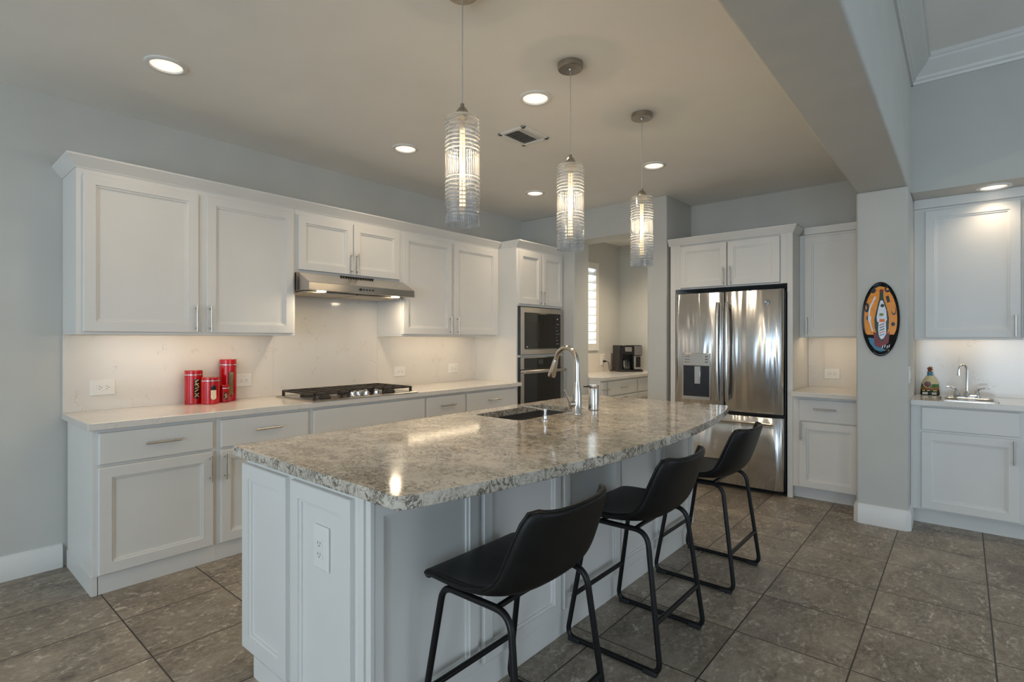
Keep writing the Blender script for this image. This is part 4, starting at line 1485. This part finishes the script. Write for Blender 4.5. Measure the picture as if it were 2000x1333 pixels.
# ------------------------------------------------------------------ oval painted plate on the column
r = thing('wall_plate', 'oval painted glass plate with a bottle, hung on the column', 'wall art', (COLX, 0.455, 1.50))
PXc, PYc, PZc = COLX, 0.455, 1.500
AW, AH = 0.114, 0.268
def oval(s, d, n=56, a=AW, h=AH):
    return [(PXc - d, PYc + math.cos(2 * PI * k_ / n) * a * s, PZc + math.sin(2 * PI * k_ / n) * h * s) for k_ in range(n)]
m = MB(); m.loft([oval(0.90, 0.001), oval(1.0, 0.010), oval(1.0, 0.014), oval(0.985, 0.016), oval(0.93, 0.012), oval(0.90, 0.010)])
dish = m.build('dish', paint((14, 13, 14), 0.08, 'black_gloss_glaze'), r, smooth=50)
ART = [paint(c_, 0.22) for c_ in ((232, 142, 4), (10, 12, 12), (120, 6, 10), (222, 226, 236), (52, 118, 150), (14, 50, 30), (226, 110, 20), (110, 130, 40), (150, 110, 20))]
m = MB()
def poly(pts, mi, d):
    """pts in plate units (x right, z up, -1..1), laid on the dish as a thin raised patch"""
    m.mi = mi
    pts = [(x, z) for x, z in pts]
    m.loft([[(PXc - dd, PYc - x * AW, PZc + z * AH) for x, z in pts] for dd in (0.0095, d)])
def ell(cx, cz, rx, rz, n=18, a0=0, a1=360):
    return [(cx + rx * math.cos(math.radians(a0 + (a1 - a0) * k_ / n)), cz + rz * math.sin(math.radians(a0 + (a1 - a0) * k_ / n))) for k_ in range(n + (0 if a1 - a0 == 360 else 1))]
bgp = [(-0.70, -0.42)] + [(0.86 * math.cos(math.radians(a)), 0.88 * math.sin(math.radians(a))) for a in range(205, -26, -8)][::1] + [(0.70, -0.42)]
poly(bgp, 0, 0.0112)
poly([(-0.66, -0.50), (-0.30, -0.52), (-0.20, -0.66), (0.10, -0.78), (0.30, -0.84), (0.0, -0.88), (-0.30, -0.82), (-0.55, -0.66)], 4, 0.0112)
for e_ in (ell(-0.42, 0.78, 0.16, 0.075), ell(0.40, 0.80, 0.17, 0.09), ell(-0.78, 0.32, 0.14, 0.13), ell(-0.68, 0.03, 0.12, 0.07), ell(0.70, -0.14, 0.11, 0.055), ell(0.74, 0.22, 0.13, 0.12)):
    poly([(x * 0.93, z) for x, z in e_], 1, 0.0116)
poly(ell(0.68, 0.24, 0.10, 0.10), 0, 0.0119)
poly(ell(0.36, 0.80, 0.07, 0.03), 0, 0.0119)
poly(ell(-0.76, 0.32, 0.04, 0.06), 0, 0.0119)
poly([(0.27, 0.60), (0.42, 0.63), (0.50, 0.46), (0.36, 0.43)], 1, 0.0116)
# goblet band and bottle
poly([(-0.38, -0.34), (-0.30, -0.72), (0.0, -0.78), (0.42, -0.64), (0.48, -0.30), (0.42, -0.38), (-0.30, -0.36)], 2, 0.0120)
poly([(-0.04, 0.74), (0.14, 0.74), (0.16, 0.55), (0.34, 0.28), (0.44, 0.02), (0.42, -0.24), (0.30, -0.46), (0.06, -0.62), (-0.12, -0.50), (-0.30, -0.24), (-0.32, 0.0), (-0.20, 0.28), (-0.06, 0.55)], 5, 0.0124)
poly([(0.0, 0.50), (0.12, 0.50), (0.30, 0.24), (0.34, -0.02), (0.24, -0.10), (0.04, -0.14), (-0.18, -0.06), (-0.20, 0.06), (-0.10, 0.32)], 3, 0.0128)
poly([(-0.10, -0.02), (0.28, -0.02), (0.30, -0.40), (0.16, -0.52), (0.04, -0.55), (-0.08, -0.46), (-0.12, -0.3)], 3, 0.0130)
poly([(-0.06, 0.0), (0.22, 0.0), (0.22, -0.08), (-0.06, -0.08)], 6, 0.0132)
poly(ell(0.05, 0.12, 0.12, 0.04), 7, 0.0132)
poly(ell(0.10, 0.36, 0.10, 0.045), 1, 0.0132)
poly([(-0.06, 0.73), (0.16, 0.73), (0.13, 0.80), (-0.03, 0.80)], 2, 0.0128)
for k_ in range(5):
    z0 = -0.16 - 0.07 * k_
    poly([(-0.06, z0), (0.20, z0 + 0.05), (0.21, z0 + 0.03), (-0.05, z0 - 0.02)], (2, 5, 1, 6, 4)[k_], 0.0133)
# slender stem at the left
poly([(-0.30, 0.62), (-0.24, 0.60), (-0.52, 0.30), (-0.58, 0.05), (-0.38, -0.34), (-0.46, -0.32), (-0.66, 0.04), (-0.60, 0.32)], 3, 0.0124)
poly(ell(-0.58, 0.02, 0.09, 0.09), 3, 0.0126)
for x_, z_ in ((0.10, -0.72), (0.22, -0.70), (0.34, -0.72), (0.44, -0.70)):
    poly([(x_, z_), (x_ + 0.05, z_ + 0.02), (x_ + 0.02, z_ - 0.06), (x_ - 0.03, z_ - 0.07)], 3, 0.0126)
m.build('painted_design', ART, dish, smooth=0)

# ------------------------------------------------------------------ pantry seen through the opening
PFY = 3.165
def pantry_cab(label, x0, x1, two):
    r = thing('base_cabinet', label, 'cabinet', ((x0 + x1) / 2, 3.4, 0), 'white pantry base cabinets')
    F = FY(PFY)
    m = MB(); m.box(x0, x1, PFY, PY - 0.01, 0.1, 0.8765)
    m.build('cabinet_body', M['cab'], r, bevel=0.0015, smooth=0)
    m = MB(); m.box(x0, x1, PFY + 0.06, PFY + 0.08, 0, 0.1)
    m.build('toe_board', M['cab'], r, smooth=0)
    d = slab(F, x0 + 0.018, x1 - 0.018, 0.69, 0.858, r)
    pull(F, (x0 + x1) / 2, 0.775, False, d, L=0.15)
    xm = (x0 + x1) / 2
    for a0, a1, h in ((x0 + 0.018, xm - 0.003, xm - 0.03), (xm + 0.003, x1 - 0.018, xm + 0.03)):
        d = door(F, a0, a1, 0.106, 0.673, r)
        pull(F, h, 0.59, True, d, L=0.15)
    return r
pantry_cab('white pantry cabinet at the left, half hidden by the opening', WX + 0.301, 5.410, True)
pantry_cab('white pantry drawer cabinet below the coffee maker side, full width in view', 5.411, 6.165, True)
pantry_cab('white pantry cabinet at the right, cut by the wall pier', 6.166, PX - 0.001, True)
m = MB(); m.box(WX + 0.301, PX - 0.001, 3.132, PY - 0.001, 0.877, 0.9145)
tag(m.build('countertop', M['quartz'], loc=(6.0, 3.45, 0.877), bevel=0.003, smooth=0), 'pantry countertop under the black coffee maker', 'countertop')
m = MB(); m.box(WX + 0.301, PX - 0.001, PY - 0.015, PY - 0.0005, 0.915, 1.16)
tag(m.build('backsplash', M['quartz'], loc=(6.0, PY, 0.915), smooth=0), 'low pantry backsplash below the shuttered window', 'backsplash')

# coffee maker, turned a little toward the door
r = thing('coffee_maker', 'black drip coffee maker with glass carafe on the pantry counter', 'coffee maker', (6.60, 3.52, 0.9145))
CW = 0.34
def cbox(m, a0, a1, d0, d1, z0, z1):
    """a across the front (0..CW), d depth from the front"""
    m.box(a0, a1, d0, d1, z0, z1)
def cbuild(m, name, mat, parent=r, **k):
    bmesh.ops.translate(m.bm, verts=m.bm.verts[:], vec=(-CW / 2, -0.12, 0))
    bmesh.ops.rotate(m.bm, verts=m.bm.verts[:], cent=(0, 0, 0), matrix=Matrix.Rotation(math.radians(-38), 3, 'Z'))
    return m.build(name, mat, parent, world=False, **k)
m = MB(); cbox(m, 0, CW, 0, 0.25, 0, 0.025); cbox(m, 0.0, CW, 0.15, 0.25, 0.025, 0.36); cbox(m, 0, 0.05, 0.02, 0.16, 0.025, 0.36); cbox(m, 0.05, 0.215, 0.02, 0.16, 0.235, 0.36); cbox(m, 0.215, CW, 0.05, 0.16, 0.025, 0.36)
cbuild(m, 'housing', M['black_plastic'], bevel=0.006)
m = MB(); cbox(m, 0.085, 0.180, 0.012, 0.022, 0.275, 0.335)
cbuild(m, 'display_panel', M['steel'], bevel=0.002)
m = MB(); cbox(m, 0.225, CW - 0.005, 0.035, 0.052, 0.03, 0.215)
cbuild(m, 'control_column', M['steel'], bevel=0.003)
m = MB(); cbox(m, 0.250, 0.315, 0.030, 0.037, 0.06, 0.205)
for k_ in range(3):
    cbox(m, 0.270, 0.295, 0.026, 0.031, 0.09 + k_ * 0.035, 0.108 + k_ * 0.035)
cbuild(m, 'control_strip', M['black_glass'])
m = MB(); cbox(m, 0.222, CW - 0.003, 0.02, 0.049, 0.225, 0.350)
cbuild(m, 'water_tank', plain('smoked_tank', (0.16, 0.16, 0.165), 0.1))
m = MB(); m.lathe([(0.050, 0.0), (0.058, 0.02), (0.056, 0.08), (0.038, 0.115), (0.036, 0.13)], 0.125, 0.075, 0.028, 24, cap1=False)
ca = cbuild(m, 'carafe', M['glass'])
m = MB(); m.lathe([(0.040, 0.112), (0.040, 0.132), (0.0, 0.134)], 0.125, 0.075, 0.028, 24)
cbuild(m, 'carafe_lid', M['black_plastic'], ca)
m = MB(); m.tube([(0.09, 0.04, 0.155), (0.062, 0.0, 0.150), (0.058, -0.005, 0.10), (0.075, 0.02, 0.055)], 0.007, 8)
cbuild(m, 'carafe_handle', M['steel'], ca)
ro = outlet(FY(PY - 0.015), 6.335, 1.075, 'white outlet with a black plug on the pantry wall', vertical=True, group='pantry outlet')
r = thing('power_cord', 'black plug and cord running from the pantry outlet to the coffee maker', 'power cord', (6.345, PY - 0.03, 1.07))
m = MB(); m.lathe([(0.015, 0.0), (0.015, -0.022), (0.008, -0.045)], 6.345, PY - 0.027, 1.055, 14, 'y')
m.build('plug', M['black_plastic'], r)
m = MB(); m.tube(arc([(6.345, PY - 0.072, 1.055), (6.38, PY - 0.085, 1.045), (6.41, PY - 0.075, 0.99), (6.42, PY - 0.075, 0.9215), (6.445, PY - 0.10, 0.9195)], 0.04), 0.0038, 8)
m.build('cord', M['black_plastic'], r)

# ------------------------------------------------------------------ bar stools
def make_stool():
    r = thing('bar_stool', '', 'bar stool', (0, 0, 0), 'black bar stools at the island')
    # bucket shell: stations along the seat then up the back (y forward, z up), half width, edge lift forward/up
    prof = [(0.205, 0.560, 0.205, 0.000), (0.210, 0.575, 0.214, 0.000), (0.198, 0.588, 0.222, 0.001), (0.15, 0.592, 0.228, 0.003), (0.08, 0.588, 0.232, 0.008), (0.0, 0.582, 0.234, 0.020),
            (-0.075, 0.581, 0.233, 0.036), (-0.130, 0.590, 0.231, 0.056), (-0.172, 0.616, 0.228, 0.068), (-0.200, 0.658, 0.225, 0.070), (-0.219, 0.708, 0.222, 0.068), (-0.236, 0.760, 0.218, 0.064), (-0.253, 0.812, 0.209, 0.060), (-0.263, 0.843, 0.196, 0.054), (-0.270, 0.860, 0.168, 0.046)]
    NXs = 16
    def grid(offs):
        P = [Vector((0, a, b)) for a, b, w_, l_ in prof]
        rows = []
        for i, (a, b, w_, l_) in enumerate(prof):
            t = (P[min(i + 1, len(P) - 1)] - P[max(i - 1, 0)]).normalized()
            nrm = Vector((1, 0, 0)).cross(t)
            if i < 3:
                nrm = Vector((0, 0.25, 1)).normalized() if nrm.z < 0 else nrm
            nrm = Vector((0, t.z, -t.y)) if Vector((0, t.z, -t.y)).dot(Vector((0, 0.6, 1))) > 0 else Vector((0, -t.z, t.y))
            row = []
            for j in range(NXs + 1):
                s = j / NXs * 2 - 1
                x = math.sin(s * PI / 2 * 0.86) / math.sin(PI / 2 * 0.86) * w_
                e = abs(s) ** 2.4
                p = P[i] + nrm * (l_ * e + offs)
                # rounded upper corners of the back
                if i >= len(prof) - 2:
                    p.z -= 0.012 * e if i == len(prof) - 1 else 0.0
                row.append((x, p.y, p.z))
            rows.append(row)
        return rows
    m = MB()
    rows = grid(0.0)
    V = [[m.bm.verts.new(p) for p in row] for row in rows]
    for i in range(len(V) - 1):
        for j in range(NXs):
            m.bm.faces.new((V[i][j], V[i][j + 1], V[i + 1][j + 1], V[i + 1][j]))
    o = m.build('bucket_seat', M['leather'], r, world=False, smooth=180)
    sd = o.modifiers.new('thickness', 'SOLIDIFY')
    sd.thickness = 0.026
    sd.offset = 0.0
    sb = o.modifiers.new('round', 'SUBSURF')
    sb.levels = 2
    sb.render_levels = 2
    o['label'] = 'black faux leather bucket seat'
    # piping along the rim
    rim = [Vector(p) for p in [row[0] for row in rows[2:]] + rows[-1][1:-1] + [row[-1] for row in reversed(rows[2:])]]
    m = MB(); m.tube(rim, 0.0055, 8)
    m.build('piping', M['leather'], o, world=False, smooth=60)
    # sled frames
    TR = 0.0112
    def loop(s):
        xf, xt = s * 0.232, s * 0.200
        c = [(xt, 0.135, 0.556), (xf, 0.226, 0.013), (xf, -0.222, 0.013), (xt, -0.150, 0.560)]
        pts = arc([((c[0][0] + c[3][0]) / 2, 0.0, 0.558), c[0], c[1], c[2], c[3], ((c[0][0] + c[3][0]) / 2, 0.001, 0.558)], [0.045, 0.05, 0.05, 0.06], 7)
        m = MB(); m.tube(pts[:-1], TR, 12, closed=True)
        return m
    def at(s, y_end, z):
        f = (z - 0.013) / (0.556 - 0.013)
        return (s * (0.232 + (0.200 - 0.232) * f), y_end[0] + (y_end[1] - y_end[0]) * f, z)
    for s in (-1, 1):
        fr = loop(s).build('leg_frame', M['black_metal'], r, world=False, smooth=60)
        for yy in (0.185, -0.180):
            m = MB(); m.box(s * 0.232 - 0.014, s * 0.232 + 0.014, yy - 0.03, yy + 0.03, 0.0, 0.020)
            m.build('foot_pad', M['rubber'], fr, world=False, bevel=0.005)
    for ye in ((0.226, 0.135), (-0.222, -0.150)):
        m = MB(); m.tube([at(-1, ye, 0.205), at(1, ye, 0.205)], 0.0105, 12)
        m.build('footrest', M['black_metal'], r, world=False, smooth=60)
    m = MB()
    for yy in (0.07, -0.09):
        m.tube([(-0.200, yy, 0.556), (-0.12, yy, 0.560), (0.12, yy, 0.560), (0.200, yy, 0.556)], 0.009, 10)
    m.build('seat_support', M['black_metal'], r, world=False, smooth=60)
    return r
S0 = make_stool()
for i, (x, y, rz, lab) in enumerate(((1.360, 1.143, 0.0, 'black bucket bar stool nearest the camera at the island'),
                                     (2.222, 1.140, 0.0, 'black bucket bar stool in the middle of the three at the island'),
                                     (3.132, 1.145, 0.0, 'black bucket bar stool closest to the refrigerator'))):
    o = S0 if i == 0 else copy_tree(S0)
    o.location = (x, y, 0)
    o.rotation_euler = (0, 0, rz)
    o['label'] = lab

bpy.context.view_layer.update()
